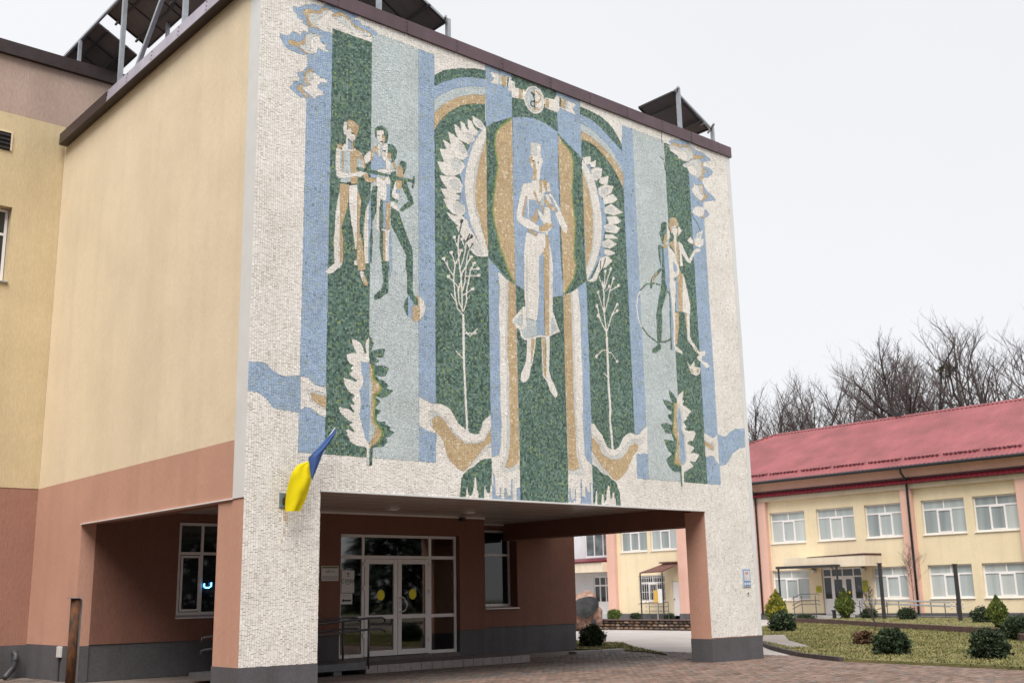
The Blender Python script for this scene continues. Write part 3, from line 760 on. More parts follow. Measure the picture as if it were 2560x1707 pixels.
nurse W 0 0 701,1057 706,1058 706,1044 713,1046 710,1034 700,1029
nurse W 0 0 718,1064 725,1060 727,1041 715,1037
nurse W 0 0 684,993 703,980 707,1002 724,1002 725,970 730,969 720,959 705,960 691,974
nurse L 0 0 705,1029 695,1011 694,1001 704,1001 710,1014 707,1023
nurse W 0 0 710,1030 720,1032 732,1013 724,1012 715,1019
nurse W 0 0 727,1039 735,1030 752,1008 764,989 776,971 774,952 765,953 757,961 748,974 739,992 744,997 735,1020 720,1032
nurse B 0 0 720,1032 730,1027 744,1006 749,1000 743,996 734,1012
nurse T 0 0 705,1021 715,1019 724,1012 739,1005 744,997 734,996 719,1003 707,1010
nurse T 0 0 699,1002 704,1001 703,982 699,989
nurse T 0 0 651,939 670,936 682,934 681,926 658,933
nurse W 0 0 651,930 681,926 685,935 707,938 707,909 700,885 693,888 686,878 684,796 677,738 672,733 655,737 646,736 642,755 641,800 642,878 645,900
nurse B 0 0 688,880 699,894 698,833 697,703 673,699 675,733 683,784
nurse T 0 0 709,938 715,937 718,920 717,888 717,893 710,706 698,704 699,810 700,896 707,909
nurse W 0 0 717,943 720,917 725,890 725,890 727,866 723,763 741,722 713,708 710,706 717,893 718,911
nurse S 0 0 648,879 651,880 650,736 646,735
nurse W 0 0 640,763 603,727 617,712 627,710 630,693 639,690 645,693 645,735
nurse L 0 0 646,736 675,733 673,699 657,694 638,691 629,708 643,713
nurse L 0 0 629,742 614,724 625,717 632,716 636,741
nurse L 0 0 722,749 735,724 714,711 718,744
nurse W 0 0 645,691 657,693 655,634 650,612 648,605 639,597 630,594 624,600 627,615 640,639 644,666
nurse T 0 0 657,693 670,696 666,673 656,634
nurse T 0 0 689,701 698,701 698,610 690,616 688,672
nurse W 0 0 699,701 712,704 707,629 713,612 723,598 731,578 723,571 709,583 698,608 700,673
nurse W 2 4 689,939 707,942 719,948 731,965
nurse T 0 0 689,949 700,956 713,966 720,961 730,969 730,961 712,946 690,939
nurse W 2 4 603,726 617,711 626,710 630,694 639,689 656,693 686,703 704,703 717,710 741,722
nurse W 2 3 688,701 688,672 690,616 698,608
nurse W 2 3 670,696 666,673 656,634
nurse W 0 0 708,945 716,947 715,937 708,935
ribbon W 0 0 553,1280 617,1285 609,1259 556,1254 565,1266
ribbon T 0 0 588,1282 603,1283 600,1259 586,1257
ribbon G 0 0 606,1283 610,1283 606,1259 603,1259
ribbon L 0 0 580,1281 586,1282 584,1257 579,1256
ribbon W 0 0 609,1279 627,1277 627,1264 656,1267 655,1243 617,1237 616,1251 607,1249
ribbon S 0 0 620,1273 626,1274 625,1265 619,1265
ribbon T 0 0 639,1264 650,1265 649,1243 638,1242
ribbon W 0 0 717,1267 746,1271 754,1283 764,1283 818,1279 806,1265 815,1252 764,1255 762,1247 754,1240 717,1242
ribbon T 0 0 720,1265 731,1265 730,1244 719,1243
ribbon T 0 0 769,1282 782,1281 781,1257 768,1258
ribbon G 0 0 764,1282 769,1282 768,1258 763,1257
ribbon L 0 0 783,1280 790,1279 789,1257 782,1257
medallion W 0 0 716,1254 715,1246 712,1239 708,1232 703,1226 696,1221 689,1218 682,1217 675,1218 668,1221 663,1225 658,1230 655,1237 654,1244 654,1252 656,1260 659,1267 664,1274 670,1279 677,1283 684,1285 691,1286 698,1284 705,1281 710,1276 713,1269 716,1262
medallion S 0 0 712,1254 711,1247 709,1240 705,1234 700,1229 695,1225 689,1222 682,1221 676,1222 670,1224 665,1228 662,1233 659,1239 658,1245 658,1252 660,1259 663,1266 667,1271 672,1276 678,1280 684,1282 691,1282 697,1280 702,1277 707,1273 710,1267 712,1261
medallion W 0 0 710,1254 709,1247 707,1241 703,1235 699,1230 694,1227 688,1224 682,1224 677,1224 672,1226 667,1230 664,1234 661,1240 660,1246 660,1252 662,1259 665,1265 668,1270 673,1274 679,1277 684,1279 690,1279 696,1278 701,1275 705,1271 708,1266 710,1260
medallion L 1 0 686,1277 685,1225 672,1228 663,1243 663,1261 673,1274
medallion T 2 4 676,1267 692,1274 703,1269 704,1258 696,1248 686,1246 684,1239
medallion D 2 3 675,1267 684,1257 686,1245 685,1227
medallion D 2 3 685,1248 675,1244 673,1237 678,1233 684,1236
medallion T 2 5 681,1226 692,1233 697,1231
medallion D 0 0 675,1268 684,1267 690,1265 682,1259
hoop G 2 4 1112,755 1099,748 1087,744 1060,740 1031,752 1010,770
hoop W 2 4 1009,769 1001,781 997,796 996,822 1001,844 1012,860
hoop G 2 4 1010,859 1032,878 1060,885 1083,885
hoop G 2 4 1107,875 1116,866
couple G 0 0 1097,1043 1107,1052 1119,1051 1117,1022 1107,995 1099,992 1089,1019 1096,1029
couple W 0 0 1121,1046 1129,1031 1130,1017 1124,1007 1116,1008
couple T 0 0 1109,1018 1119,1023 1118,1006 1107,993 1103,997
couple T 0 0 1130,1061 1141,1071 1157,1072 1164,1058 1166,1030 1157,1022 1159,1051 1143,1050 1137,1024 1128,1042
couple W 0 0 1137,1046 1157,1052 1158,1037 1153,1024 1145,1020 1138,1032
couple W 0 0 1163,1052 1177,1043 1161,1025
couple G 0 0 1082,985 1094,989 1106,981 1103,921 1108,886 1105,867 1084,823 1084,794 1076,740 1062,738 1063,807 1072,842 1087,885 1091,921 1082,958
couple T 0 0 1098,990 1119,995 1122,985 1106,980
couple B 0 0 1091,981 1096,979 1093,922 1089,929
couple B 0 0 1102,981 1118,987 1119,896 1115,868 1103,893 1103,948
couple G 0 0 1088,929 1089,921 1065,900 1056,885 1053,871 1045,869 1046,881 1053,898 1078,921
couple T 0 0 1075,916 1079,915 1062,898 1056,885 1053,886 1057,899
couple G 0 0 1062,738 1075,737 1075,726 1055,713 1041,712 1044,722 1062,733
couple W 0 0 1118,992 1134,984 1145,975 1158,939 1157,925 1136,910 1143,900 1133,831 1124,741 1121,730 1116,788 1117,869 1121,951
couple B 0 0 1118,891 1122,843 1124,789 1119,730 1114,732 1114,814
couple G 0 0 1115,874 1118,872 1114,761 1114,729 1109,728 1112,814
couple T 0 0 1125,999 1140,1010 1144,1017 1152,1013 1160,1006 1158,942 1169,921 1161,830 1145,827 1150,918 1157,925 1158,939 1145,975 1138,985
couple W 0 0 1144,1022 1154,1024 1150,973 1145,975 1143,1003
couple B 0 0 1135,954 1143,950 1150,937 1145,925 1136,932
couple W 0 0 1160,1012 1172,1008 1183,991 1198,971 1216,997 1230,1007 1247,1008 1242,1000 1224,993 1201,961 1189,964 1170,983 1173,949 1161,946 1162,981
couple W 0 0 1166,932 1175,920 1186,880 1192,854 1189,826 1161,830 1169,921
couple B 0 0 1142,914 1150,918 1145,827 1135,828
couple T 0 0 1133,825 1147,826 1144,792 1134,745 1126,741
couple W 0 0 1127,824 1134,825 1127,741 1153,729 1150,722 1125,728
couple T 0 0 1169,827 1179,824 1175,761 1172,796
couple W 0 0 1177,827 1187,825 1184,771 1195,753 1214,734 1205,733 1190,747 1173,761
couple D 0 0 1140,1044 1147,1044 1147,1043 1140,1042
couple D 0 0 1152,1046 1157,1048 1157,1046 1151,1044
dove W 0 0 1194,1021 1209,1033 1223,1021 1222,1033 1232,1032 1233,1046 1260,1061 1249,1035 1260,1038 1258,1020 1239,1010 1226,1014 1206,1015
dove L 0 0 1237,1044 1251,1051 1243,1037 1236,1034
dove T 0 0 1218,1022 1224,1022 1223,1013 1217,1013
dove W 0 0 1195,759 1214,737 1239,743 1238,729 1227,728 1224,716 1245,712 1256,704 1239,699 1224,708 1212,715 1204,722 1217,729 1194,742
dove T 0 0 1201,749 1206,744 1209,733 1202,738
dove W 0 0 1167,709 1178,695 1195,711 1194,697 1218,697 1213,681 1200,674 1180,678
dove T 0 0 1179,689 1189,688 1190,680 1182,680
dove T 0 0 1202,692 1212,693 1207,682 1201,684
right_panel D 2 2 1107,1223 1120,1219 1126,1191 1139,1180 1152,1165 1164,1159
right_panel D 2 2 1219,1096 1226,1087 1240,1074 1249,1058
white_field D 2 2 1118,1293 1118,1261"""
UMAX, VMAX = 1376, 1294            # extent of the tiled face (cm)


def catmull(p, closed=True, k=4):
    n, out = len(p), []
    for i in range(n):
        p0, p1, p2, p3 = p[(i - 1) % n], p[i], p[(i + 1) % n], p[(i + 2) % n]
        for t in np.arange(k) / k:
            out.append(0.5 * ((2 * p1) + (p2 - p0) * t + (2 * p0 - 5 * p1 + 4 * p2 - p3) * t * t + (3 * p1 - p0 - 3 * p2 + p3) * t ** 3))
    return np.array(out)


def raster_mosaic():
    RES = 1.0
    code = np.zeros((VMAX + 2, UMAX + 2), np.uint8)
    moti = np.zeros((VMAX + 2, UMAX + 2), np.uint8)
    motifs = ['white_field']
    colors = 'WBGLTSYD'
    for row in MOSAIC.strip().split('\n'):
        mname, c, sm, w, rest = row.split(' ', 4)
        P = np.array([tuple(map(float, q.split(','))) for q in rest.split()])
        if mname not in motifs:
            motifs.append(mname)
        w = float(w)
        if sm == '1':
            P = catmull(P)
        pad = w
        x0, x1 = int(max(0, P[:, 0].min() - pad)), int(min(UMAX, P[:, 0].max() + pad + 1))
        y0, y1 = int(max(0, P[:, 1].min() - pad)), int(min(VMAX, P[:, 1].max() + pad + 1))
        if x1 <= x0 or y1 <= y0:
            continue
        X, Y = np.meshgrid(np.arange(x0, x1) + 0.5, np.arange(y0, y1) + 0.5)
        if sm == '2':
            ins = np.zeros(X.shape, bool)
            for a, b in zip(P[:-1], P[1:]):
                d = b - a
                t = np.clip(((X - a[0]) * d[0] + (Y - a[1]) * d[1]) / max(1e-6, d @ d), 0, 1)
                ins |= (X - a[0] - t * d[0]) ** 2 + (Y - a[1] - t * d[1]) ** 2 < (w / 2) ** 2
        else:
            ins = np.zeros(X.shape, bool)
            for a, b in zip(P, np.roll(P, -1, 0)):
                if a[1] == b[1]:
                    continue
                cr = ((a[1] > Y) != (b[1] > Y)) & (X < (b[0] - a[0]) * (Y - a[1]) / (b[1] - a[1]) + a[0])
                ins ^= cr
        code[y0:y1, x0:x1][ins] = colors.index(c)
        moti[y0:y1, x0:x1][ins] = motifs.index(mname)
    # the doorway and the plinths are not tiled
    code[:349, 147:1200] = 255
    code[:55, :] = 255
    code[VMAX:, :] = 255
    code[:, UMAX:] = 255
    return code, moti, motifs


def smooth_noise(u, v, s, seed):
    """cheap smooth field in [-1,1]"""
    r = np.random.default_rng(seed)
    out = np.zeros_like(u)
    for k in range(5):
        a, b, c = r.uniform(-1, 1, 3)
        fr = 2 * np.pi / s * r.uniform(0.5, 1.6)
        out += np.sin((a * u + b * v) * fr / max(0.3, math.hypot(a, b)) + c * 9)
    return out / 3.0


PAL = {  # base colours and how they are mixed, linear
    0: [((0.79, 0.76, 0.71), 6), ((0.815, 0.785, 0.745), 5), ((0.755, 0.725, 0.685), 3), ((0.78, 0.735, 0.69), 2), ((0.66, 0.615, 0.56), 0.5)],
    1: [((0.335, 0.44, 0.59), 8), ((0.365, 0.47, 0.615), 6), ((0.31, 0.41, 0.56), 3), ((0.35, 0.435, 0.45), 1.3), ((0.20, 0.29, 0.34), 0.2)],
    2: [((0.085, 0.155, 0.122), 7), ((0.13, 0.215, 0.178), 6), ((0.19, 0.28, 0.235), 3), ((0.045, 0.085, 0.067), 3), ((0.235, 0.32, 0.14), 0.7), ((0.155, 0.24, 0.125), 1)],
    3: [((0.505, 0.57, 0.58), 6), ((0.545, 0.605, 0.61), 5), ((0.465, 0.53, 0.545), 3)],
    4: [((0.54, 0.405, 0.24), 8), ((0.57, 0.435, 0.265), 5), ((0.50, 0.365, 0.205), 3), ((0.68, 0.575, 0.42), 1.6)],
    5: [((0.60, 0.615, 0.605), 5), ((0.645, 0.645, 0.625), 5)],
    6: [((0.27, 0.36, 0.10), 4), ((0.21, 0.31, 0.10), 3)],
    7: [((0.045, 0.055, 0.05), 3), ((0.08, 0.09, 0.085), 2)],
}


def clip_half(poly, nx, ny, c):
    out = []
    n = len(poly)
    for i in range(n):
        a, b = poly[i], poly[(i + 1) % n]
        da, db = a[0] * nx + a[1] * ny - c, b[0] * nx + b[1] * ny - c
        if da <= 0:
            out.append(a)
        if (da < 0 < db) or (db < 0 < da):
            t = da / (da - db)
            out.append((a[0] + (b[0] - a[0]) * t, a[1] + (b[1] - a[1]) * t))
    return out


GT = (np.arange(6) + 0.5) / 6
GA, GB = [q.ravel() for q in np.meshgrid(GT, GT)]


def split_cell(quad, code, moti, pieces, keep, depth=0):
    """cut one course stone along the outlines that run through it"""
    xs = [p[0] for p in quad]
    ys = [p[1] for p in quad]
    x0, y0 = min(xs), min(ys)
    w, h = max(xs) - x0, max(ys) - y0
    if w < 0.7 or h < 0.7:
        return
    gx, gy = x0 + GA * w, y0 + GB * h
    if depth:
        ins = None
        n = len(quad)
        for i in range(n):
            a, b = quad[i], quad[(i + 1) % n]
            t = (b[0] - a[0]) * (gy - a[1]) >= (b[1] - a[1]) * (gx - a[0])
            ins = t if ins is None else ins & t
        gx, gy = gx[ins], gy[ins]
        if len(gx) < 2:
            return
    ix, iy = np.minimum(gx.astype(np.int32), UMAX + 1), np.minimum(gy.astype(np.int32), VMAX + 1)
    cc = code[iy, ix]
    cnt = np.bincount(cc)
    a = int(cnt.argmax())
    N = len(cc)
    if cnt[a] >= 0.9 * N or depth >= 3:
        if a in keep:
            pieces.append((quad, a, int(np.bincount(moti[iy, ix][cc == a]).argmax())))
        return
    s = cc == a
    k = cnt[a]
    ax, ay = gx[s].sum() / k, gy[s].sum() / k
    bx, by = (gx.sum() - ax * k) / (N - k), (gy.sum() - ay * k) / (N - k)
    dx, dy = bx - ax, by - ay
    L = math.hypot(dx, dy)
    if L < 0.15:
        if a in keep:
            pieces.append((quad, a, int(np.bincount(moti[iy, ix][s]).argmax())))
        return
    dx, dy = dx / L, dy / L
    pr = gx * dx + gy * dy
    o = np.argsort(pr)
    so = s[o]
    err = np.cumsum(~so) + (k - np.cumsum(so))                     # best place for the cut
    j = int(err.argmin())
    th = 0.5 * (pr[o[j]] + pr[o[min(j + 1, N - 1)]])
    if j >= N - 1:
        th = 0.5 * ((ax + bx) * dx + (ay + by) * dy)
    for q in (clip_half(quad, dx, dy, th), clip_half(quad, -dx, -dy, -th)):
        if len(q) >= 3:
            split_cell(q, code, moti, pieces, keep, depth + 1)


def build_mosaic(parent):
    code, moti, motifs = raster_mosaic()
    ALL, UQ, UC, UM = [], [], [], []
    # (colours laid in this course pattern, column width, stone height, waviness, wavelength)
    for gi, (keep, cw, ch, amp, wave) in enumerate((((0,), 4.4, 6.6, 1.6, 160), ((2, 6, 7), 3.9, 4.1, 3.0, 150),
                                                     ((3, 5), 4.0, 6.2, 9.0, 130), ((1, 4), 4.2, 4.8, 4.5, 90))):
        r = np.random.default_rng(100 + gi)
        ncol = int(UMAX / cw)
        cwid = UMAX / ncol
        jit = np.concatenate([[0], r.normal(0, 0.28, ncol - 1), [0]])
        edges = np.arange(ncol + 1) * cwid + jit
        U0, U1, V0, V1 = [], [], [], []
        for c in range(ncol):
            hs = ch * r.uniform(0.62, 1.38, int(VMAX / ch * 1.25) + 6)
            vv = 20 - r.uniform(0, ch) + np.cumsum(hs)
            vv = vv[vv < VMAX + 12]
            U0.append(np.full(len(vv) - 1, edges[c])); U1.append(np.full(len(vv) - 1, edges[c + 1]))
            V0.append(vv[:-1]); V1.append(vv[1:])
        U0, U1, V0, V1 = map(np.concatenate, (U0, U1, V0, V1))
        Q = np.stack([np.stack([U0, V0], 1), np.stack([U1, V0], 1), np.stack([U1, V1], 1), np.stack([U0, V1], 1)], 1)
        wu = smooth_noise(Q[..., 0], Q[..., 1], wave, 11 + gi) * amp
        wv = smooth_noise(Q[..., 0], Q[..., 1], wave * 0.8, 31 + gi) * amp
        edge = np.clip(np.minimum(Q[..., 0], UMAX - Q[..., 0]) / 20, 0, 1)
        Q[..., 0] += wu * edge
        Q[..., 1] += wv + r.normal(0, 0.25, Q.shape[:2])
        Q[..., 1] = np.clip(Q[..., 1], 50, VMAX)
        ok = (Q[:, 2, 1] - Q[:, 1, 1] > 1.0) & (Q[:, 3, 1] - Q[:, 0, 1] > 1.0)
        Q = Q[ok]
        # which picture field does each stone lie in
        S = 5
        t = (np.arange(S) + 0.5) / S
        a, b = np.meshgrid(t, t)
        a, b = a.ravel(), b.ravel()
        W4 = np.stack([(1 - a) * (1 - b), a * (1 - b), a * b, (1 - a) * b], 0)
        sx = np.clip(np.einsum('nk,ks->ns', Q[..., 0], W4).astype(int), 0, UMAX + 1)
        sy = np.clip(np.einsum('nk,ks->ns', Q[..., 1], W4).astype(int), 0, VMAX + 1)
        cc = code[sy, sx]
        mn, mx = cc.min(1), cc.max(1)
        uni = (mn == mx) & np.isin(mn, keep)
        mixed = (mn != mx) & np.isin(cc, keep).any(1)
        mid = moti[sy[:, 12], sx[:, 12]]
        UQ.append(Q[uni]); UC.append(mn[uni]); UM.append(mid[uni])
        pieces = []
        for q in Q[mixed]:
            split_cell([tuple(p) for p in q], code, moti, pieces, keep)
        ALL += [(np.array(q), c, mm) for q, c, mm in pieces]
    UQ, UC, UM = np.concatenate(UQ), np.concatenate(UC), np.concatenate(UM)
    r = np.random.default_rng(5)

    def shape_stone(q, c, n):
        """stones q (N,n,2) of colour fields c -> top ring, bottom ring (N,n,3), colour (N,3)"""
        N = len(q)
        ctr = q.mean(1, keepdims=True)
        d = q - ctr
        rad = np.abs(d).max(1, keepdims=True) + 1e-6
        gap = np.where(c == 0, 0.145, 0.11) + np.where(r.random(N) < 0.09, 0.18, 0) + r.uniform(-0.05, 0.05, N)
        k = np.maximum(0.6, 1 - gap[:, None, None] / rad)
        outer = ctr + d * k
        inner = ctr + d * np.maximum(0.45, k - 0.10 / rad)
        h = 0.009 + r.uniform(-0.0015, 0.002, N)
        tl = r.normal(0, 0.0008, (N, 2))
        hh = h[:, None] + (d * tl[:, None, :]).sum(2) / 3.0
        top = np.stack([inner[..., 0] / 100, -hh, inner[..., 1] / 100], -1)
        bot = np.stack([outer[..., 0] / 100, np.zeros(hh.shape), outer[..., 1] / 100], -1)
        col = np.zeros((N, 3))
        for ci in range(8):
            kx = np.where(c == ci)[0]
            if len(kx):
                pal = PAL[ci]
                ws = np.array([w for _, w in pal])
                pick = np.minimum(np.searchsorted(np.cumsum(ws) / ws.sum(), r.random(len(kx))), len(pal) - 1)
                col[kx] = np.array([p for p, _ in pal])[pick] * r.uniform(0.95, 1.045, len(kx))[:, None]
        u, v = ctr[:, 0, 0] / 100, ctr[:, 0, 1] / 100
        run = (v > 2.0) & (v < 3.2) & (np.abs(u - 0.765 - 0.02 * np.sin(v * 9)) < 0.035) & (r.random(N) < 0.8 * (v - 2.0) / 1.2)     # rust run below the flag holder
        col[run] *= np.array((0.80, 0.69, 0.57))
        return top, bot, col
    tot = 0
    for mm in range(len(motifs)):
        vs_, loops, starts, cols, base, ln = [], [], [], [], 0, 0
        sel = UM == mm
        groups = {4: [(UQ[sel], UC[sel].astype(int))]} if sel.any() else {}
        tmp = {}
        for q, c, m2 in ALL:
            if m2 == mm and (np.abs(q - q.mean(0)).max(0) > 0.32).all():
                tmp.setdefault(len(q), []).append((q, c))
        for n, L in tmp.items():
            groups.setdefault(n, []).append((np.array([q for q, _ in L]), np.array([c for _, c in L])))
        for n, gl in groups.items():
            q = np.concatenate([g[0] for g in gl])
            c = np.concatenate([g[1] for g in gl])
            top, bot, col = shape_stone(q, c, n)
            N = len(q)
            vs_.append(np.concatenate([top, bot], 1).reshape(-1, 3))
            idx = base + np.arange(N)[:, None] * 2 * n
            k = np.arange(n)
            side = np.stack([k, n + k, n + (k + 1) % n, (k + 1) % n], 1).ravel()
            lp = np.concatenate([idx + k, idx + side], 1)                      # top polygon, then n side quads
            loops.append(lp.ravel())
            sizes = np.tile(np.concatenate([[n], np.full(n, 4)]), N)
            starts.append(ln + np.concatenate([[0], np.cumsum(sizes)[:-1]]))
            ln += sizes.sum()
            base += N * 2 * n
            cols.append(np.repeat(col, n + 1, axis=0))
            tot += N
        if not vs_:
            continue
        V, LP, ST, CO = map(np.concatenate, (vs_, loops, starts, cols))
        me = bpy.data.meshes.new(motifs[mm])
        me.vertices.add(len(V)); me.vertices.foreach_set('co', V.astype(np.float32).ravel())
        me.loops.add(len(LP)); me.loops.foreach_set('vertex_index', LP.astype(np.int32))
        me.polygons.add(len(ST)); me.polygons.foreach_set('loop_start', ST.astype(np.int32))
        me.update(calc_edges=True)
        me.shade_flat()
        face_colors(me, CO)
        nm, lb = MOTIF_NAMES[motifs[mm]]
        o = link(nm, me, 'tessera', parent)
        o['label'] = lb
        o['kind'] = 'stuff'
    print('tesserae', tot)


MOTIF_NAMES = {
    'white_field': ('white_tile_field', 'small off-white stone tiles laid in upright courses'),
    'left_panel': ('striped_tile_panel', 'tall blue, green and grey tile stripes at the flag end'),
    'center_panel': ('striped_tile_panel', 'tall blue and green tile stripes behind the nurse'),
    'right_panel': ('striped_tile_panel', 'tall blue, grey and green tile stripes behind the couple'),
    'arch': ('rainbow_arch', 'green, blue, grey and tan tile arch above the sunflower'),
    'globe': ('tile_disc', 'large round disc of blue, tan and green tiles'),
    'trunk': ('trunk_motif', 'white and tan tile trunks that melt into drips'),
    'swirl': ('wave_motif', 'white and tan tile waves at the foot of the picture'),
    'roots': ('drip_motif', 'dark green tile drips above the doorway'),
    'sunflower': ('sunflower_motif', 'white petalled sunflower halves with tan centre'),
    'sapling': ('sapling_motif', 'thin white branching saplings on green'),
    'cloud': ('cloud_motif', 'white clouds edged with tan and blue'),
    'river': ('river_motif', 'wavy blue river band'),
    'leaf': ('leaf_motif', 'half white half green jagged leaves'),
    'family': ('figure_group', 'three standing figures with a long pipe'),
    'ball': ('ball_motif', 'striped ball at the foot of a figure'),
    'nurse': ('woman_motif', 'woman in a tall white cap holding a baby'),
    'ribbon': ('ribbon_motif', 'white and tan ribbon'),
    'medallion': ('medallion_motif', 'white oval badge with a bowl and snake'),
    'hoop': ('hoop_motif', 'thin green and white hoop'),
    'couple': ('couple_motif', 'standing couple, one holding a dove'),
    'dove': ('dove_motif', 'white doves'),
}

# ------------------------------------------------------------------ the ground
def sheet(name, pts, z, material, kind='structure', label=None, cat=None):
    o = MB().poly([(x, y, z) for x, y in pts]).build(name, material)
    return tag(o, label, cat, kind=kind)


sheet('ground', [(-300, -300), (400, -300), (400, 400), (-300, 400)], -0.02, 'ground_soil')
pave = sheet('pavement', [(-40, -40), (60, -40), (60, 60), (-40, 60)], -0.008, 'path_dark')
sheet('courtyard', [(14.2, 1.0), (15.5, 0.2), (24, 8), (44, 20), (44, 44), (14.9, 44), (14.9, 7.0), (15.0, 4.4)], -0.004, 'path_light')
LAWN = [(13.75, -2.25), (15.0, -0.35), (17.4, 2.1), (19.9, 4.4), (23.7, 7.5), (29.5, 12.0), (37.6, 16.4), (38.5, 15.2), (35.7, 12.6), (31.3, 6.6), (26.9, 0.55), (22.7, -2.3), (19, -5), (15, -14), (11.6, -14), (12.4, -10), (13.1, -6.7)]
TERR = [(38.6, 15.0), (35.9, 12.4), (31.5, 6.4), (27.1, 0.35), (22.9, -2.5), (19.2, -5.2), (15.2, -14.2), (41.2, -14.2), (41.2, 15.0)]
INNER = [(14.75, 7.3), (15.05, 5.85), (14.6, 4.3), (13.75, 2.95), (15.0, 4.6), (16.6, 6.8), (18.5, 9.1), (18.9, 13), (18.6, 19), (14.9, 19)]


def lawn(name, pts, z0, z1, label=None):
    mb = MB()
    mb.slab([(x, y, z0) for x, y in pts][::-1] if False else [(x, y, z0) for x, y in pts], (0, 0, z1 - z0))
    return tag(mb.build(name, 'lawn_soil'), kind='structure')


lawn('lawn', LAWN, -0.05, 0.07)
lawn('lawn_terrace', TERR, -0.05, 0.20)
lawn('lawn_strip', INNER, -0.05, 0.035)


def in_poly(P, x, y):
    ins = np.zeros(x.shape, bool)
    P = np.array(P)
    for a, b in zip(P, np.roll(P, -1, 0)):
        if a[1] == b[1]:
            continue
        ins ^= ((a[1] > y) != (b[1] > y)) & (x < (b[0] - a[0]) * (y - a[1]) / (b[1] - a[1]) + a[0])
    return ins


PATH = [(17.5, 1.75), (17.9, 1.35), (20.9, 4.2), (24.6, 7.0), (24.0, 7.5), (20.3, 4.75)]


def grass(name, polys, n, label, seed):
    r = np.random.default_rng(seed)
    V, F, C = [], [], []
    for P, z, cnt in polys:
        Pa = np.array(P)
        x = r.uniform(Pa[:, 0].min(), Pa[:, 0].max(), cnt * 4)
        y = r.uniform(Pa[:, 1].min(), Pa[:, 1].max(), cnt * 4)
        k = in_poly(P, x, y) & ~in_poly(PATH, x, y)
        x, y = x[k][:cnt], y[k][:cnt]
        clump = smooth_noise(x, y, 1.6, seed + 3) + smooth_noise(x, y, 0.5, seed + 4) * 0.7
        for i in range(len(x)):
            a = r.uniform(0, 6.28)
            h = 0.034 * r.uniform(0.5, 1.5) * (1.15 + 0.35 * clump[i])
            w = 0.012 + 0.012 * r.random()
            dx, dy = math.cos(a) * w, math.sin(a) * w
            lx, ly = r.normal(0, 0.045, 2)
            b = len(V)
            V += [(x[i] - dx, y[i] - dy, z - 0.005), (x[i] + dx, y[i] + dy, z - 0.005), (x[i] + lx, y[i] + ly, z + max(0.015, h))]
            F.append((b, b + 1, b + 2))
            t = np.clip(0.5 + 0.28 * clump[i] + r.normal(0, 0.06), 0, 1)
            C.append(np.array((0.245, 0.21, 0.092)) * (1 - t) + np.array((0.125, 0.13, 0.042)) * t)
    me = bpy.data.meshes.new(name)
    me.from_pydata(V, [], F)
    face_colors(me, np.array(C))
    return tag(link(name, me, 'leaf'), label, 'grass', kind='stuff')


grass('lawn_grass', [(LAWN, 0.07, 52000), (TERR, 0.20, 22000), (INNER, 0.035, 9000)], 0, 'short dry yellow-green grass on the lawns', 21)


def kerb_line(name, pts, w, z0, z1, material, piece=None, pname='kerbstone', label=None, cat='kerb'):
    """kerb: a chain of separate stones along a polyline"""
    root = thing(name, label, cat, loc=(pts[0][0], pts[0][1], 0))
    P = [Vector((x, y, 0)) for x, y in pts]
    for a, b in zip(P[:-1], P[1:]):
        L = (b - a).length
        n = max(1, round(L / (piece or L)))
        d = (b - a) / n
        nrm = Vector((-d.y, d.x, 0)).normalized() * w / 2
        for i in range(n):
            s, e = a + d * (i + 0.012), a + d * (i + 0.988)
            j = random.uniform(-0.008, 0.008)
            mb = MB().slab([s - nrm + Vector((0, 0, z0)), e - nrm + Vector((0, 0, z0)), e + nrm + Vector((0, 0, z0)), s + nrm + Vector((0, 0, z0))], (0, 0, z1 - z0 + j))
            sub(root, pname, mb, material)
    return root


kerb_line('lawn_kerb', [(13.7, -2.3), (14.95, -0.3), (17.3, 2.2), (19.8, 4.5), (23.6, 7.6)], 0.11, -0.03, 0.105, 'kerb_dark', 1.0,
          label='dark concrete kerb along the front edge of the big lawn')
kerb_line('terrace_edging', [(37.4, 15.6), (35.7, 12.5), (31.3, 6.5), (26.9, 0.45), (22.7, -2.4), (19.0, -5.1)], 0.24, 0.0, 0.27, 'brick_edge', 0.5, 'brick',
          label='low dark brick edging across the lawn before the red-roofed building', cat='edging')
kerb_line('strip_kerb', [(13.0, 5.72), (15.05, 5.78)], 0.30, -0.02, 0.07, 'kerb_light', 1.0, label='pale kerb at the corner of the small lawn in the passage')
sheet('lawn_path', PATH, 0.078, 'path_mid')


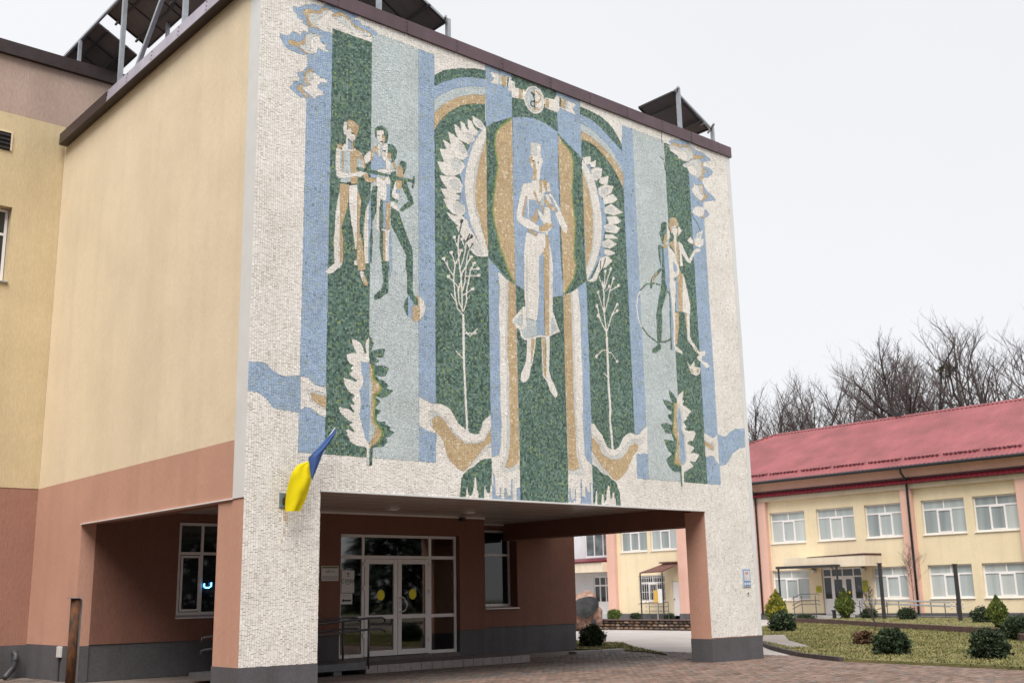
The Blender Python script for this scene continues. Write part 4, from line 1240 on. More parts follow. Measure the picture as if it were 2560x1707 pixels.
def paver_field():
    """rectangular pavers, laid in running rows parallel to the facade"""
    V, F, C = [], [], []
    r = np.random.default_rng(3)
    dx, dy = 0.205, 0.105
    for j in range(int((9.5 + 10.0) / dy)):
        y = -10.0 + j * dy
        off = 0.5 * dx * (j % 2)
        xl = -2.5 if y > -1 else -4.5
        n = int((15.2 - xl) / dx)
        xs = xl + off + np.arange(n) * dx
        for x in xs:
            # leave the ground clear of pillars, steps and lawns, and of what the camera cannot see
            if y > 5.6 and 0 < x < 14.8: continue
            if 4.05 < y < 7.5 and 3.2 < x < 10.1: continue
            if y < -1.0 - 0.45 * (x + 2) - 1.5: continue
            h = 0.004 + 0.004 * smooth_noise(np.array([x]), np.array([y]), 1.7, 8)[0] + r.uniform(-0.0015, 0.0015)
            b = len(V)
            g = 0.004
            x0, x1, y0, y1 = x + g, x + dx - g, y + g, y + dy - g
            ti, tj = r.normal(0, 0.0013, 2)
            V += [(x0, y0, h - ti - tj), (x1, y0, h + ti - tj), (x1, y1, h + ti + tj), (x0, y1, h - ti + tj),
                  (x0, y0, -0.02), (x1, y0, -0.02), (x1, y1, -0.02), (x0, y1, -0.02)]
            F += [(b, b + 1, b + 2, b + 3), (b, b + 4, b + 5, b + 1), (b + 1, b + 5, b + 6, b + 2), (b + 2, b + 6, b + 7, b + 3), (b + 3, b + 7, b + 4, b)]
            red = 0.9 if y < 0.75 else 0.25
            t = r.random()
            if r.random() < red:
                col = np.array((0.205, 0.14, 0.114)) * (0.72 + 0.5 * t)
            else:
                col = np.array((0.165, 0.143, 0.133)) * (0.75 + 0.45 * t)
            C += [col] * 5
    me = bpy.data.meshes.new('paver_field')
    me.from_pydata(V, [], F)
    face_colors(me, np.array(C))
    o = link('paver_field', me, 'paver', pave)
    o['kind'] = 'stuff'
    o['label'] = 'red-brown and grey block pavers before the doorway'


paver_field()

# ------------------------------------------------------------------ the school block with the mosaic
B = thing('school_building', 'yellow and pink school block with a huge mosaic over its open ground floor', 'building')


def part(name, mb, material, parent=None, label=None, bevel=0.0, smooth=False):
    return sub(parent or B, name, mb, material, label, smooth, bevel)


# front wall with the mosaic, standing on two pillars
mw = part('mosaic_wall', MB().box(0, 13.9, 0.003, 0.4, 3.49, 13.1).box(0, 1.45, 0.003, 0.4, 3.31, 3.488).box(12.02, 13.9, 0.003, 0.4, 3.31, 3.488), 'white_trim', label='tall front wall with a coloured stone mosaic')
part('grout', MB().poly([(0, 0, 0.55), (1.47, 0, 0.55), (1.47, 0, 3.49), (12, 0, 3.49), (12, 0, 0.55), (13.76, 0, 0.55), (13.76, 0, 12.96), (0, 0, 12.96)]), 'grout', mw)
part('grout', MB().poly([(1.54, -.002, 4.12), (2.46, -.002, 4.12), (2.46, -.002, 12.6), (1.54, -.002, 12.6)])
     .poly([(4.02, -.002, 5.1), (5.41, -.002, 5.1), (5.41, -.002, 11.6), (4.02, -.002, 11.6)])
     .poly([(6.17, -.002, 3.5), (7.55, -.002, 3.5), (7.55, -.002, 7.2), (6.17, -.002, 7.2)])
     .poly([(8.3, -.002, 5.1), (9.68, -.002, 5.1), (9.68, -.002, 11.2), (8.3, -.002, 11.2)])
     .poly([(11.26, -.002, 4.12), (12.17, -.002, 4.12), (12.17, -.002, 12.3), (11.26, -.002, 12.3)]), 'grout_light', mw)
build_mosaic(mw)
part('edge_strip', MB().box(13.765, 13.905, -0.012, 0.002, 0.55, 12.93), 'white_trim', mw)
pl = part('pillar', MB().box(0.012, 1.47, 0.004, 0.95, 0.0, 3.47), 'stucco_pink', label='left pillar, pink rendered sides')
part('plinth', MB().box(-0.004, 1.478, -0.012, 0.958, 0.0, 0.548), 'plinth', pl)
pr = part('pillar', MB().box(12.0, 13.89, 0.004, 0.61, 0.0, 3.47), 'stucco_pink', label='right pillar, pink rendered sides')
part('plinth', MB().box(11.992, 13.908, -0.012, 0.618, 0.0, 0.53), 'plinth', pr)
part('opening_trim', MB().box(1.478, 11.992, -0.022, 0.10, 3.455, 3.489), 'white_trim', bevel=0.004)
# side walls
part('side_wall', MB().box(0.004, 0.32, 0.402, 10.6, 4.31, 13.05), 'stucco_yellow', label='yellow rendered side wall')
part('side_wall', MB().slab([(0.0, 0.402, 3.31), (0.0, 0.402, 4.307), (0.0, 10.6, 4.307), (0.0, 10.6, 0.742), (0.0, 7.4, 0.742), (0.0, 7.4, 3.31)][::-1], (0.32, 0, 0)), 'stucco_pink', label='pink rendered lower side wall')
part('side_wall', MB().box(13.6, 13.9, 0.402, 10.4, 3.31, 13.05), 'stucco_yellow')
part('plinth', MB().box(-0.012, 0.32, 7.39, 10.6, 0.0, 0.738), 'plinth')
part('drip_edge', MB().box(-0.03, 0.05, 0.40, 7.4, 3.288, 3.307), 'frame_white')
part('white_corner_strip', MB().box(-0.006, 0.0, 0.0, 0.40, 3.30, 13.0), 'white_trim')
part('roof_slab', MB().box(0.3, 13.6, 0.4, 10.4, 12.4, 12.9), 'plinth')
# underside of the upper floors: plastic boards
part('floor_slab', MB().box(0.32, 13.6, 0.4, 7.4, 3.64, 3.9), 'interior_dark')
bd = MB().slab([(0.33, 0.0, 3.606), (0.33, 0.012, 3.598), (0.33, 0.176, 3.598), (0.33, 0.188, 3.606), (0.33, 0.188, 3.63), (0.33, 0.0, 3.63)][::-1], (13.26, 0, 0))
bd_me = None
for i in range(35):
    y0 = 0.41 + i * 0.1995
    if bd_me is None:
        o = part('soffit_board', bd, 'soffit_pvc')
        bd_me = o.data
    else:
        o = link('soffit_board', bd_me, None, B)
    o.location = (0, y0, random.uniform(-0.002, 0.002))
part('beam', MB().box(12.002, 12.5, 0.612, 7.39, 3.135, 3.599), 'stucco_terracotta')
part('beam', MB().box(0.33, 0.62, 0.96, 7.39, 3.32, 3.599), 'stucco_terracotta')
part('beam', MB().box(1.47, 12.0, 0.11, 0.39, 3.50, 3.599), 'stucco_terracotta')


def wall_y(mb, x0, x1, y0, y1, z0, z1, holes):
    """wall parallel to X with rectangular openings (x0,x1,z0,z1), left to right"""
    x = x0
    for a, b, c, d in holes:
        mb.box(x, a, y0, y1, z0, z1)
        if c > z0:
            mb.box(a, b, y0, y1, z0, c)
        if d < z1:
            mb.box(a, b, y0, y1, d, z1)
        x = b
    mb.box(x, x1, y0, y1, z0, z1)
    return mb


# back wall of the passage, with its windows
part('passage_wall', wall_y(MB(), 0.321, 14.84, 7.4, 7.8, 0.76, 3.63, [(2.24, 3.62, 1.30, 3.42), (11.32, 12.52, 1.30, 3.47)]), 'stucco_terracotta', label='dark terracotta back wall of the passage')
part('plinth', MB().box(0.325, 14.82, 7.42, 7.8, 0.0, 0.757), 'plinth')
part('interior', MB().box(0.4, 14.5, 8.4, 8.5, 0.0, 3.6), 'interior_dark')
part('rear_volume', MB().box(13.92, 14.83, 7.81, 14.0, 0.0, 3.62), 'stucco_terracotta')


def window_y(par, x0, x1, z0, z1, y, bars_x, bars_z, fw=0.065, sill=True, gm='glass_dark', fm='frame_white', partial=()):
    """window in a wall that faces -Y: frame, mullions, panes and sill"""
    w = part('window', MB().box(x0, x0 + fw, y, y + 0.07, z0, z1).box(x1 - fw, x1, y, y + 0.07, z0, z1).box(x0 + fw, x1 - fw, y, y + 0.07, z0, z0 + fw).box(x0 + fw, x1 - fw, y, y + 0.07, z1 - fw, z1), fm, par)
    mb = MB()
    for x in bars_x:
        mb.box(x - fw * 0.5, x + fw * 0.5, y + 0.004, y + 0.066, z0 + fw, z1 - fw)
    for z in bars_z:
        mb.box(x0 + fw, x1 - fw, y + 0.002, y + 0.068, z - fw * 0.5, z + fw * 0.5)
    part('mullion', mb, fm, w)
    xs = [x0 + fw] + [b for x in bars_x for b in (x - fw / 2, x + fw / 2)] + [x1 - fw]
    zs = [z0 + fw] + [b for z in bars_z for b in (z - fw / 2, z + fw / 2)] + [z1 - fw]
    for i in range(0, len(xs), 2):
        for j in range(0, len(zs), 2):
            part('pane', MB().box(xs[i], xs[i + 1], y + 0.03, y + 0.042, zs[j], zs[j + 1]), gm, w)
    if sill:
        part('sill', MB().slab([(x0 - 0.04, 7.33, z0 - 0.075), (x0 - 0.04, 7.33, z0 - 0.05), (x0 - 0.04, y + 0.01, z0 - 0.004), (x0 - 0.04, y + 0.01, z0 - 0.03)], (x1 - x0 + 0.08, 0, 0)), 'frame_white', w)
    return w


wl_ = window_y(B, 2.26, 3.60, 1.32, 3.40, 7.47, [2.85], [2.70])
part('sash', MB().box(2.335, 2.385, 7.45, 7.468, 1.40, 2.65).box(2.765, 2.815, 7.45, 7.468, 1.40, 2.65).box(2.385, 2.765, 7.45, 7.468, 1.40, 1.45).box(2.385, 2.765, 7.45, 7.468, 2.60, 2.65), 'frame_white', wl_)
window_y(B, 11.34, 12.5, 1.32, 3.45, 7.70, [], [2.75])
# projecting entrance bay
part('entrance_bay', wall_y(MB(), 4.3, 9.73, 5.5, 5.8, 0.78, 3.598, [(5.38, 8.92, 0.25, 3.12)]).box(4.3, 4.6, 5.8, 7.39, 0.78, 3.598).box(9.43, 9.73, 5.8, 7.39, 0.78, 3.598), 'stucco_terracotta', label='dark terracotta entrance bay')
part('plinth', MB().box(4.31, 5.379, 5.52, 5.8, 0.0, 0.777).box(4.31, 4.6, 5.8, 7.39, 0, 0.777), 'plinth')
part('plinth', MB().box(8.921, 9.72, 5.52, 5.8, 0.0, 0.777).box(9.43, 9.72, 5.8, 7.39, 0, 0.777), 'plinth')
part('bay_interior', MB().box(4.62, 6.2, 7.2, 7.3, 0.2, 3.5).box(7.4, 9.42, 7.2, 7.3, 0.2, 3.5).box(6.2, 7.4, 7.2, 7.3, 2.4, 3.5), 'interior_wall')
part('bay_floor', MB().box(4.62, 9.42, 5.81, 7.3, 0.0, 0.20), 'interior_floor')
part('inner_door', MB().box(6.2, 6.28, 7.1, 7.19, 0.2, 2.4).box(7.32, 7.4, 7.1, 7.19, 0.2, 2.4).box(6.76, 6.84, 7.1, 7.19, 0.2, 2.4).box(6.28, 7.32, 7.11, 7.18, 2.3, 2.4).box(6.28, 7.32, 7.11, 7.18, 1.1, 1.2), 'frame_white')
part('radiator', MB().box(8.2, 9.2, 7.08, 7.19, 0.35, 0.95), 'frame_white')
part('ceiling_trim', MB().box(4.28, 9.75, 5.46, 5.499, 3.56, 3.599).box(9.74, 13.4, 7.36, 7.399, 3.56, 3.599), 'frame_white')
# glazed entrance: side lights, transoms and double door
D = part('entrance_door', MB(), None, label='white framed glazed double door with side lights') if False else None
fy = 5.62
fr = MB()
for a, b in ((5.40, 5.47), (6.05, 6.12), (8.03, 8.11), (8.83, 8.90)):
    fr.box(a, b, fy, fy + 0.07, 0.262, 3.11)
for a, b in ((5.47, 6.05), (6.12, 8.03), (8.11, 8.83)):
    fr.box(a, b, fy + 0.002, fy + 0.068, 3.04, 3.11)
    fr.box(a, b, fy + 0.002, fy + 0.068, 2.53, 2.61)
for a, b in ((5.47, 6.05), (8.11, 8.83)):
    fr.box(a, b, fy + 0.002, fy + 0.068, 1.12, 1.20)
    fr.box(a, b, fy + 0.002, fy + 0.068, 0.262, 0.34)
D = part('entrance_door', fr, 'frame_white', label='white framed glazed double door with side lights', bevel=0.006)
for a, b, c, d in ((5.47, 6.05, 2.61, 3.04), (5.47, 6.05, 1.20, 2.53), (5.47, 6.05, 0.34, 1.12), (6.12, 8.03, 2.61, 3.04), (8.11, 8.83, 2.61, 3.04), (8.11, 8.83, 1.20, 2.53), (8.11, 8.83, 0.34, 1.12)):
    part('pane', MB().box(a, b, fy + 0.03, fy + 0.042, c, d), 'glass_thin', D)
for a, b in ((6.125, 7.07), (7.08, 8.025)):
    mb = MB().box(a, a + 0.115, fy - 0.02, fy + 0.05, 0.275, 2.525).box(b - 0.115, b, fy - 0.02, fy + 0.05, 0.275, 2.525)
    for c, d in ((0.275, 0.40), (1.12, 1.215), (2.41, 2.525)):
        mb.box(a + 0.115, b - 0.115, fy - 0.018, fy + 0.048, c, d)
    part('door_leaf', mb, 'frame_white', D, bevel=0.006)
    part('pane', MB().box(a + 0.115, b - 0.115, fy + 0.01, fy + 0.022, 0.40, 1.12), 'glass_thin', D)
    part('pane', MB().box(a + 0.115, b - 0.115, fy + 0.01, fy + 0.022, 1.215, 2.41), 'glass_thin', D)
hb = [(7.14, fy - 0.02, 1.62), (7.14, fy - 0.08, 1.62), (7.20, fy - 0.11, 1.60), (7.27, fy - 0.11, 1.5), (7.28, fy - 0.11, 1.40), (7.24, fy - 0.11, 1.31), (7.16, fy - 0.08, 1.28), (7.14, fy - 0.02, 1.28)]
part('handle', MB().tube(hb, 0.016, 8), 'frame_white', D, smooth=True)
for x, z in ((6.10, 0.75), (6.10, 1.85), (6.10, 2.4), (8.03, 0.62), (8.03, 1.75), (8.03, 2.4)):
    part('hinge', MB().box(x - 0.03, x + 0.03, fy - 0.045, fy - 0.021, z - 0.05, z + 0.05), 'frame_white', D)
part('lock', MB().box(7.115, 7.15, fy - 0.03, fy - 0.0205, 1.36, 1.52), 'steel', D)

# back wing to the left
part('wing_wall', MB().box(-34, 13.5, 10.4, 10.7, 13.6, 15.12), 'stucco_rose', label='rose-grey band under the eaves of the wing')
wy = MB()
wall_y(wy, -34, -0.0005, 10.4, 10.8, 4.31, 13.597, [(-3.2, -1.14, 9.26, 11.16)])
part('wing_wall', wy, 'stucco_ochre', label='deep yellow wall of the wing')
part('vent_reveal', MB().box(-3.2, -1.28, 10.36, 10.398, 13.06, 13.10).box(-1.32, -1.28, 10.36, 10.398, 12.60, 13.06), 'stucco_yellow')
part('vent', MB().box(-3.2, -1.32, 10.375, 10.396, 12.60, 13.06), 'interior_dark')
for k in range(4):
    part('vent_slat', MB().slab([(-3.2, 10.372, 12.62 + k * 0.11), (-3.2, 10.34, 12.64 + k * 0.11), (-3.2, 10.345, 12.66 + k * 0.11), (-3.2, 10.372, 12.64 + k * 0.11)], (1.86, 0, 0)), 'paint_dark')
window_y(B, -3.18, -1.16, 9.28, 11.14, 10.62, [-2.2], [10.5], sill=False)
part('sill', MB().box(-3.2, -1.10, 10.34, 10.6, 9.225, 9.257), 'galvanised')
part('wing_wall', MB().box(-34, -0.0005, 10.41, 10.8, 0.72, 4.306), 'stucco_brick', label='dull brick-pink lower wall of the wing')
part('plinth', MB().box(-34, -0.013, 10.40, 10.8, 0.0, 0.717), 'plinth')
part('wing_fascia', MB().box(-34, 13.5, 10.28, 10.45, 15.12, 15.44), 'metal_brown')
part('wing_roof', MB().box(-34, 13.5, 10.3, 20, 15.44, 15.48), 'metal_brown')

# metal flashing along the parapet, panel by panel
fx = [-0.2, 1.65, 3.3, 4.62, 5.9, 7.35, 8.62, 9.92, 11.2, 12.32, 13.45, 13.97]
for a, b in zip(fx[:-1], fx[1:]):
    j = random.uniform(-0.006, 0.006)
    o = part('flashing_panel', MB().box(a + 0.004, b - 0.004, -0.055 + j, 0.38, 12.925 + j * 0.5, 13.225), 'metal_plum', bevel=0.006)
    if b < 13.9:
        part('rivet_row', MB().box(b - 0.05, b - 0.036, -0.066 + j, -0.04, 12.96, 12.975).box(b - 0.05, b - 0.036, -0.066 + j, -0.04, 13.06, 13.075).box(b - 0.05, b - 0.036, -0.066 + j, -0.04, 13.16, 13.175), 'rivet', o)
fy_ = [-0.05, 1.6, 2.9, 4.25, 5.6, 6.75]
for a, b in zip(fy_[:-1], fy_[1:]):
    o = part('flashing_panel', MB().slab([(-0.2, a + 0.39, 13.03), (-0.175, a + 0.39, 13.33), (0.3, a + 0.39, 13.36), (0.3, a + 0.39, 13.03)], (0, b - a - 0.006, 0)), 'metal_lilac')
    part('rivet_row', MB().box(-0.21, -0.16, b + 0.33, b + 0.345, 13.08, 13.095).box(-0.205, -0.16, b + 0.33, b + 0.345, 13.17, 13.185).box(-0.2, -0.15, b + 0.33, b + 0.345, 13.27, 13.285), 'rivet', o)
part('flashing_panel', MB().slab([(-0.2, 7.15, 13.01), (-0.2, 7.15, 13.30), (0.3, 7.15, 13.36), (0.3, 7.15, 13.01)], (0, 3.1, 0)), 'metal_brown')
part('flashing_lip', MB().box(-0.21, -0.0, 0.35, 10.2, 13.008, 13.028), 'metal_brown')

# steps and ramp
st = thing('entrance_step', 'low grey tiled step before the glazed double door', 'step', (7, 4.6, 0))
sub(st, 'tread', MB().box(5.2, 10.03, 4.15, 5.52, 0.0, 0.168).box(5.39, 8.91, 5.50, 5.75, 0.0, 0.26), 'step_top')
for k in range(16):
    a = 5.21 + k * 0.3015
    sub(st, 'step_tile', MB().box(a, a + 0.288, 4.128, 4.149, 0.004, 0.172), 'step_tile')
for k in range(4):
    a = 4.16 + k * 0.33
    sub(st, 'step_tile', MB().box(10.031, 10.05, a, a + 0.32, 0.004, 0.168), 'step_tile')
rp = thing('access_ramp', 'grey metal access ramp with pipe handrails beside the entrance step', 'ramp', (4, 4.5, 0))
sub(rp, 'deck', MB().slab([(1.6, 4.12, 0.10), (5.19, 4.12, 0.10), (5.19, 4.12, 0.26), (1.6, 4.12, 0.20)], (0, 1.1, 0)), 'ramp_metal')
sub(rp, 'foot', MB().box(4.4, 4.6, 4.16, 4.3, 0.0, 0.099).box(2.2, 2.4, 4.16, 4.3, 0, 0.099), 'ramp_metal')
for y in (4.14, 5.18):
    for z in (1.18, 0.94):
        xs_ = 1.34 if y < 5 else 2.5
        sub(rp, 'handrail', MB().tube([(xs_ - 0.02, y, z - 0.33), (xs_, y, z - 0.28), (xs_ + 0.07, y, z - 0.26), (3.9, y, z - 0.09), (5.25, y, z), (5.62, y, z), (5.70, y, z - 0.03), (5.71, y, z - 0.09)], 0.024, 8), 'rail_grey', smooth=True)
    for x in (5.27, 3.9, 2.6):
        sub(rp, 'post', MB().tube([(x, y, 0.10), (x, y, 1.15 - (5.27 - x) * 0.055)], 0.026, 8), 'rail_grey', smooth=True)

# ------------------------------------------------------------------ things on the school block
def solar(label, hi, lo, y0, y1, posts, group='solar panels on the flat roof'):
    """tilted panel: hi/lo = (x,z) of its upper and lower edge, running from y0 to y1"""
    (xh, zh), (xl, zl) = hi, lo
    t = thing('solar_panel', label, 'solar panel', (xh, y0, zl), group)
    n = Vector((zh - zl, 0, xl - xh)).normalized()
    q = [Vector((xh, y0, zh)), Vector((xh, y1, zh)), Vector((xl, y1, zl)), Vector((xl, y0, zl))]
    sub(t, 'back_sheet', MB().slab(q, n * 0.012), 'panel_back')
    sub(t, 'glass', MB().slab([p + n * 0.014 for p in q], n * 0.006), 'panel_glass')
    fr = MB()
    for a, b in ((0, 1), (1, 2), (2, 3), (3, 0)):
        fr.bar(q[a] - n * 0.012, q[b] - n * 0.012, 0.035, 0.045)
    k = max(1, round((y1 - y0) / 1.0))
    for i in range(1, k):
        y = y0 + (y1 - y0) * i / k
        fr.bar(Vector((xh, y, zh)) - n * 0.008, Vector((xl, y, zl)) - n * 0.008, 0.022, 0.022)
    sub(t, 'frame', fr, 'panel_frame')
    for s in (0.25, 0.75):
        a = Vector((xh + (xl - xh) * s, y0 - 0.1, zh + (zl - zh) * s)) - n * 0.06
        sub(t, 'rail', MB().bar(a, a + Vector((0, y1 - y0 + 0.2, 0)), 0.045), 'panel_frame')
    for a, b, w in posts:
        sub(t, 'post', MB().bar(a, b, w), 'galvanised')
    return t


# right row
solar('small solar panel on posts at the right end of the mosaic parapet', (12.22, 14.5), (13.62, 13.82), 0.40, 1.62,
      [((12.33, 0.32, 12.9), (12.33, 0.32, 14.60), 0.09), ((13.68, 0.32, 12.9), (13.68, 0.32, 13.86), 0.08), ((12.2, 0.34, 14.52), (13.75, 0.34, 13.78), 0.05),
       ((12.22, 0.2, 14.56), (12.44, 0.6, 14.5), 0.05), ((13.5, 0.1, 13.84), (13.78, 0.55, 13.8), 0.045), ((13.1, 0.1, 13.75), (13.4, 0.5, 13.9), 0.03)])
solar('dark tilted solar panel behind the parapet, above the tallest green stripe', (2.75, 14.80), (4.62, 13.84), 0.38, 3.0,
      [((4.66, 0.34, 12.9), (4.66, 0.34, 13.90), 0.09), ((2.85, 0.34, 12.9), (2.85, 0.34, 14.75), 0.09), ((2.7, 0.36, 14.78), (4.72, 0.36, 13.80), 0.05), ((4.5, 0.2, 13.86), (4.72, 0.6, 13.92), 0.045)])
# left row, raised on tall posts
solar('dark solar panel standing over the corner of the wing roof', (0.30, 16.28), (1.36, 15.72), 9.50, 12.1,
      [((0.22, 10.5, 15.44), (0.22, 10.5, 16.2), 0.08), ((0.24, 9.2, 16.22), (0.24, 12.2, 16.22), 0.06), ((1.2, 11.5, 15.44), (1.2, 11.5, 15.74), 0.07)])
solar('dark solar panel on tall grey posts above the left side wall', (0.30, 16.26), (1.40, 15.68), 5.9, 8.83,
      [((0.2, 7.42, 12.9), (0.2, 7.42, 16.3), 0.10), ((0.2, 6.85, 13.3), (0.2, 4.3, 15.75), 0.09), ((0.24, 3.0, 16.22), (0.24, 9.2, 16.22), 0.06), ((1.3, 7.4, 12.9), (1.3, 7.4, 15.7), 0.08)])
solar('dark solar panel on posts above the left side wall, nearest the mosaic corner', (0.30, 15.6), (2.0, 14.7), 3.0, 5.8,
      [((0.2, 3.85, 12.9), (0.2, 3.85, 15.7), 0.10), ((1.9, 3.85, 12.9), (1.9, 3.85, 14.7), 0.08)])

# flag in its wall holder
fl = thing('flag', 'limp blue and yellow flag on a short pole over the left pillar', 'flag', (0.73, 0, 3.27))


def loft(Lp, Rp, n, bulge, fold, off=0.0, thick=0.006):
    """cloth between two edge curves"""
    Lp, Rp = [Vector(p) for p in Lp], [Vector(p) for p in Rp]

    def samp(P, t):
        x = t * (len(P) - 1)
        i = min(int(x), len(P) - 2)
        return P[i].lerp(P[i + 1], x - i)
    N, Mm = n, 14
    mb = MB()
    for s in (0, 1):
        for i in range(N + 1):
            t = i / N
            a, b = samp(Lp, t), samp(Rp, t)
            for j in range(Mm + 1):
                w = j / Mm
                p = a.lerp(b, w)
                wd = (b - a).length
                p.y -= bulge * wd * math.sin(math.pi * w) + fold * wd * (math.sin(w * 9 + t * 4) + 0.3 * math.sin(w * 15 - t * 7) + 0.15 * math.sin(t * 19 + w * 6)) + s * thick + off
                mb.v.append(tuple(p))
    k = (N + 1) * (Mm + 1)
    for s in (0, 1):
        for i in range(N):
            for j in range(Mm):
                q = [s * k + i * (Mm + 1) + j, s * k + i * (Mm + 1) + j + 1, s * k + (i + 1) * (Mm + 1) + j + 1, s * k + (i + 1) * (Mm + 1) + j]
                mb.f.append(tuple(q if s else q[::-1]))
    return mb


sub(fl, 'cloth', loft([(1.16, -0.3, 3.975), (0.83, -0.3, 3.86), (0.70, -0.3, 3.69), (0.63, -0.3, 3.44), (0.61, -0.3, 3.24), (0.62, -0.3, 3.06)],
                      [(1.05, -0.3, 3.97), (1.07, -0.3, 3.80), (1.115, -0.3, 3.62), (1.06, -0.3, 3.42), (1.0, -0.3, 3.27), (0.89, -0.3, 3.07)], 24, 0.16, 0.035), 'flag_yellow', 'yellow half of the flag', smooth=True)
sub(fl, 'cloth', loft([(1.56, -0.34, 4.54), (1.35, -0.32, 4.325), (1.15, -0.31, 4.11), (1.025, -0.3, 3.985), (1.055, -0.3, 3.85), (1.105, -0.3, 3.64)],
                      [(1.565, -0.34, 4.53), (1.53, -0.34, 4.41), (1.42, -0.33, 4.25), (1.32, -0.32, 4.11), (1.27, -0.31, 3.97), (1.12, -0.3, 3.61)], 24, 0.10, 0.03, 0.004), 'flag_blue', 'blue half of the flag', smooth=True)
sub(fl, 'pole', MB().tube([(0.73, -0.02, 3.27), (1.57, -0.30, 4.56)], 0.014, 8), 'galvanised')
sub(fl, 'holder_plate', MB().box(0.655, 0.80, -0.035, -0.012, 3.155, 3.395), 'teal_plate')
sub(fl, 'holder_socket', MB().tube([(0.73, -0.03, 3.27), (0.80, -0.055, 3.38)], 0.028, 8).box(0.70, 0.76, -0.06, -0.03, 3.22, 3.3), 'rust')

# signs by the door
PI2 = math.pi / 2
sg = thing('plaque', 'white wall plaque with a green top line, left of the glazed entrance', 'sign', (5.08, 5.48, 2.2))
sub(sg, 'board', MB().box(4.85, 5.31, 5.475, 5.495, 2.02, 2.36), 'sign_white', bevel=0.003)
sub(sg, 'green_line', MB().box(4.87, 5.29, 5.471, 5.4745, 2.305, 2.345), 'sign_green')
sub(sg, 'lower_panel', MB().box(4.865, 5.295, 5.4725, 5.4745, 2.045, 2.135), 'sign_grey')
text_mesh('lettering', 'HEFCO', 0.075, (5.08, 5.4715, 2.225), (PI2, 0, 0), 'sign_black', sg)
text_mesh('small_lettering', '______________', 0.03, (5.08, 5.4705, 2.10), (PI2, 0, 0), 'sign_grey', sg)
ps = thing('poster', 'white poster reading СУМИ on the side light beside the door', 'poster', (5.65, 5.6, 2.0))
sub(ps, 'sheet', MB().box(5.475, 5.83, 5.608, 5.612, 1.745, 2.26), 'sign_white')
text_mesh('lettering', 'СУМИ', 0.125, (5.655, 5.606, 2.005), (PI2, 0, 0), 'sign_black', ps, depth=0.0012)
sub(ps, 'emblem', MB().slab([(5.632, 5.6065, 2.225), (5.632, 5.6065, 2.17), (5.655, 5.6065, 2.145), (5.678, 5.6065, 2.17), (5.678, 5.6065, 2.225), (5.666, 5.6065, 2.185), (5.655, 5.6065, 2.23), (5.644, 5.6065, 2.185)], (0, 0.001, 0)), 'sign_black')
sub(ps, 'rule', MB().box(5.60, 5.71, 5.6062, 5.6075, 1.94, 1.95).box(5.58, 5.73, 5.6062, 5.6075, 1.77, 1.775).box(5.625, 5.685, 5.6062, 5.6075, 2.12, 2.132), 'sign_black')
ar = thing('arrow_notice', 'small white paper with a black arrow pointing left under the poster', 'notice', (5.62, 5.6, 1.6))
sub(ar, 'sheet', MB().box(5.452, 5.78, 5.608, 5.612, 1.485, 1.735), 'sign_white')
sub(ar, 'arrow', MB().slab([(5.485, 5.6065, 1.57), (5.545, 5.6065, 1.525), (5.545, 5.6065, 1.55), (5.745, 5.6065, 1.55), (5.745, 5.6065, 1.59), (5.545, 5.6065, 1.59), (5.545, 5.6065, 1.615)], (0, 0.001, 0)), 'sign_black')
sub(ar, 'text_line', MB().box(5.49, 5.73, 5.6063, 5.6075, 1.69, 1.705).box(5.51, 5.71, 5.6063, 5.6075, 1.655, 1.668).box(5.48, 5.74, 5.6063, 5.6075, 1.722, 1.728), 'sign_grey')
for x, z, lb in ((6.60, 1.68, 'round yellow sticker on the left door leaf'), (7.54, 1.69, 'round yellow sticker on the right door leaf with the handle')):
    mb = MB()
    mb.slab([(x + 0.11 * math.cos(t), fy + 0.004, z + 0.125 * math.sin(t)) for t in np.linspace(0, 2 * math.pi, 25)[:-1]], (0, 0.004, 0))
    tag(mb.build('door_sticker', 'sign_yellow'), lb, 'sticker', 'yellow stickers on the doors')
# address plate
ap = thing('address_plate', 'blue and white plate on the right mosaic pillar', 'sign', (13.43, -0.02, 1.9))
sub(ap, 'board', MB().box(13.285, 13.575, -0.03, -0.014, 1.70, 2.12), 'sign_paleblue', bevel=0.003)
sub(ap, 'border', MB().box(13.305, 13.555, -0.033, -0.0305, 1.72, 2.105), 'sign_blue')
sub(ap, 'field', MB().box(13.325, 13.54, -0.036, -0.0335, 1.84, 2.085), 'sign_white')
sub(ap, 'field', MB().box(13.315, 13.375, -0.036, -0.0335, 1.735, 1.80).box(13.40, 13.46, -0.036, -0.0335, 1.745, 1.80).box(13.48, 13.545, -0.036, -0.0335, 1.74, 1.80), 'sign_white')
sub(ap, 'print', MB().box(13.375, 13.40, -0.038, -0.0365, 1.99, 2.05).box(13.42, 13.44, -0.038, -0.0365, 1.98, 2.05).box(13.455, 13.475, -0.038, -0.0365, 2.0, 2.05), 'sign_red')
sub(ap, 'print', MB().box(13.35, 13.50, -0.038, -0.0365, 1.87, 1.88).box(13.36, 13.40, -0.038, -0.0365, 1.90, 1.93), 'sign_grey')
wh = thing('wall_anchor', 'small round hole with a dark bolt under the blue plate', 'anchor', (13.45, -0.02, 1.54))
sub(wh, 'disc', MB().tube([(13.45, -0.012, 1.54), (13.45, -0.02, 1.54)], 0.05, 14), 'white_trim')
sub(wh, 'bolt', MB().tube([(13.45, -0.02, 1.545), (13.45, -0.035, 1.545)], 0.018, 8), 'rust')
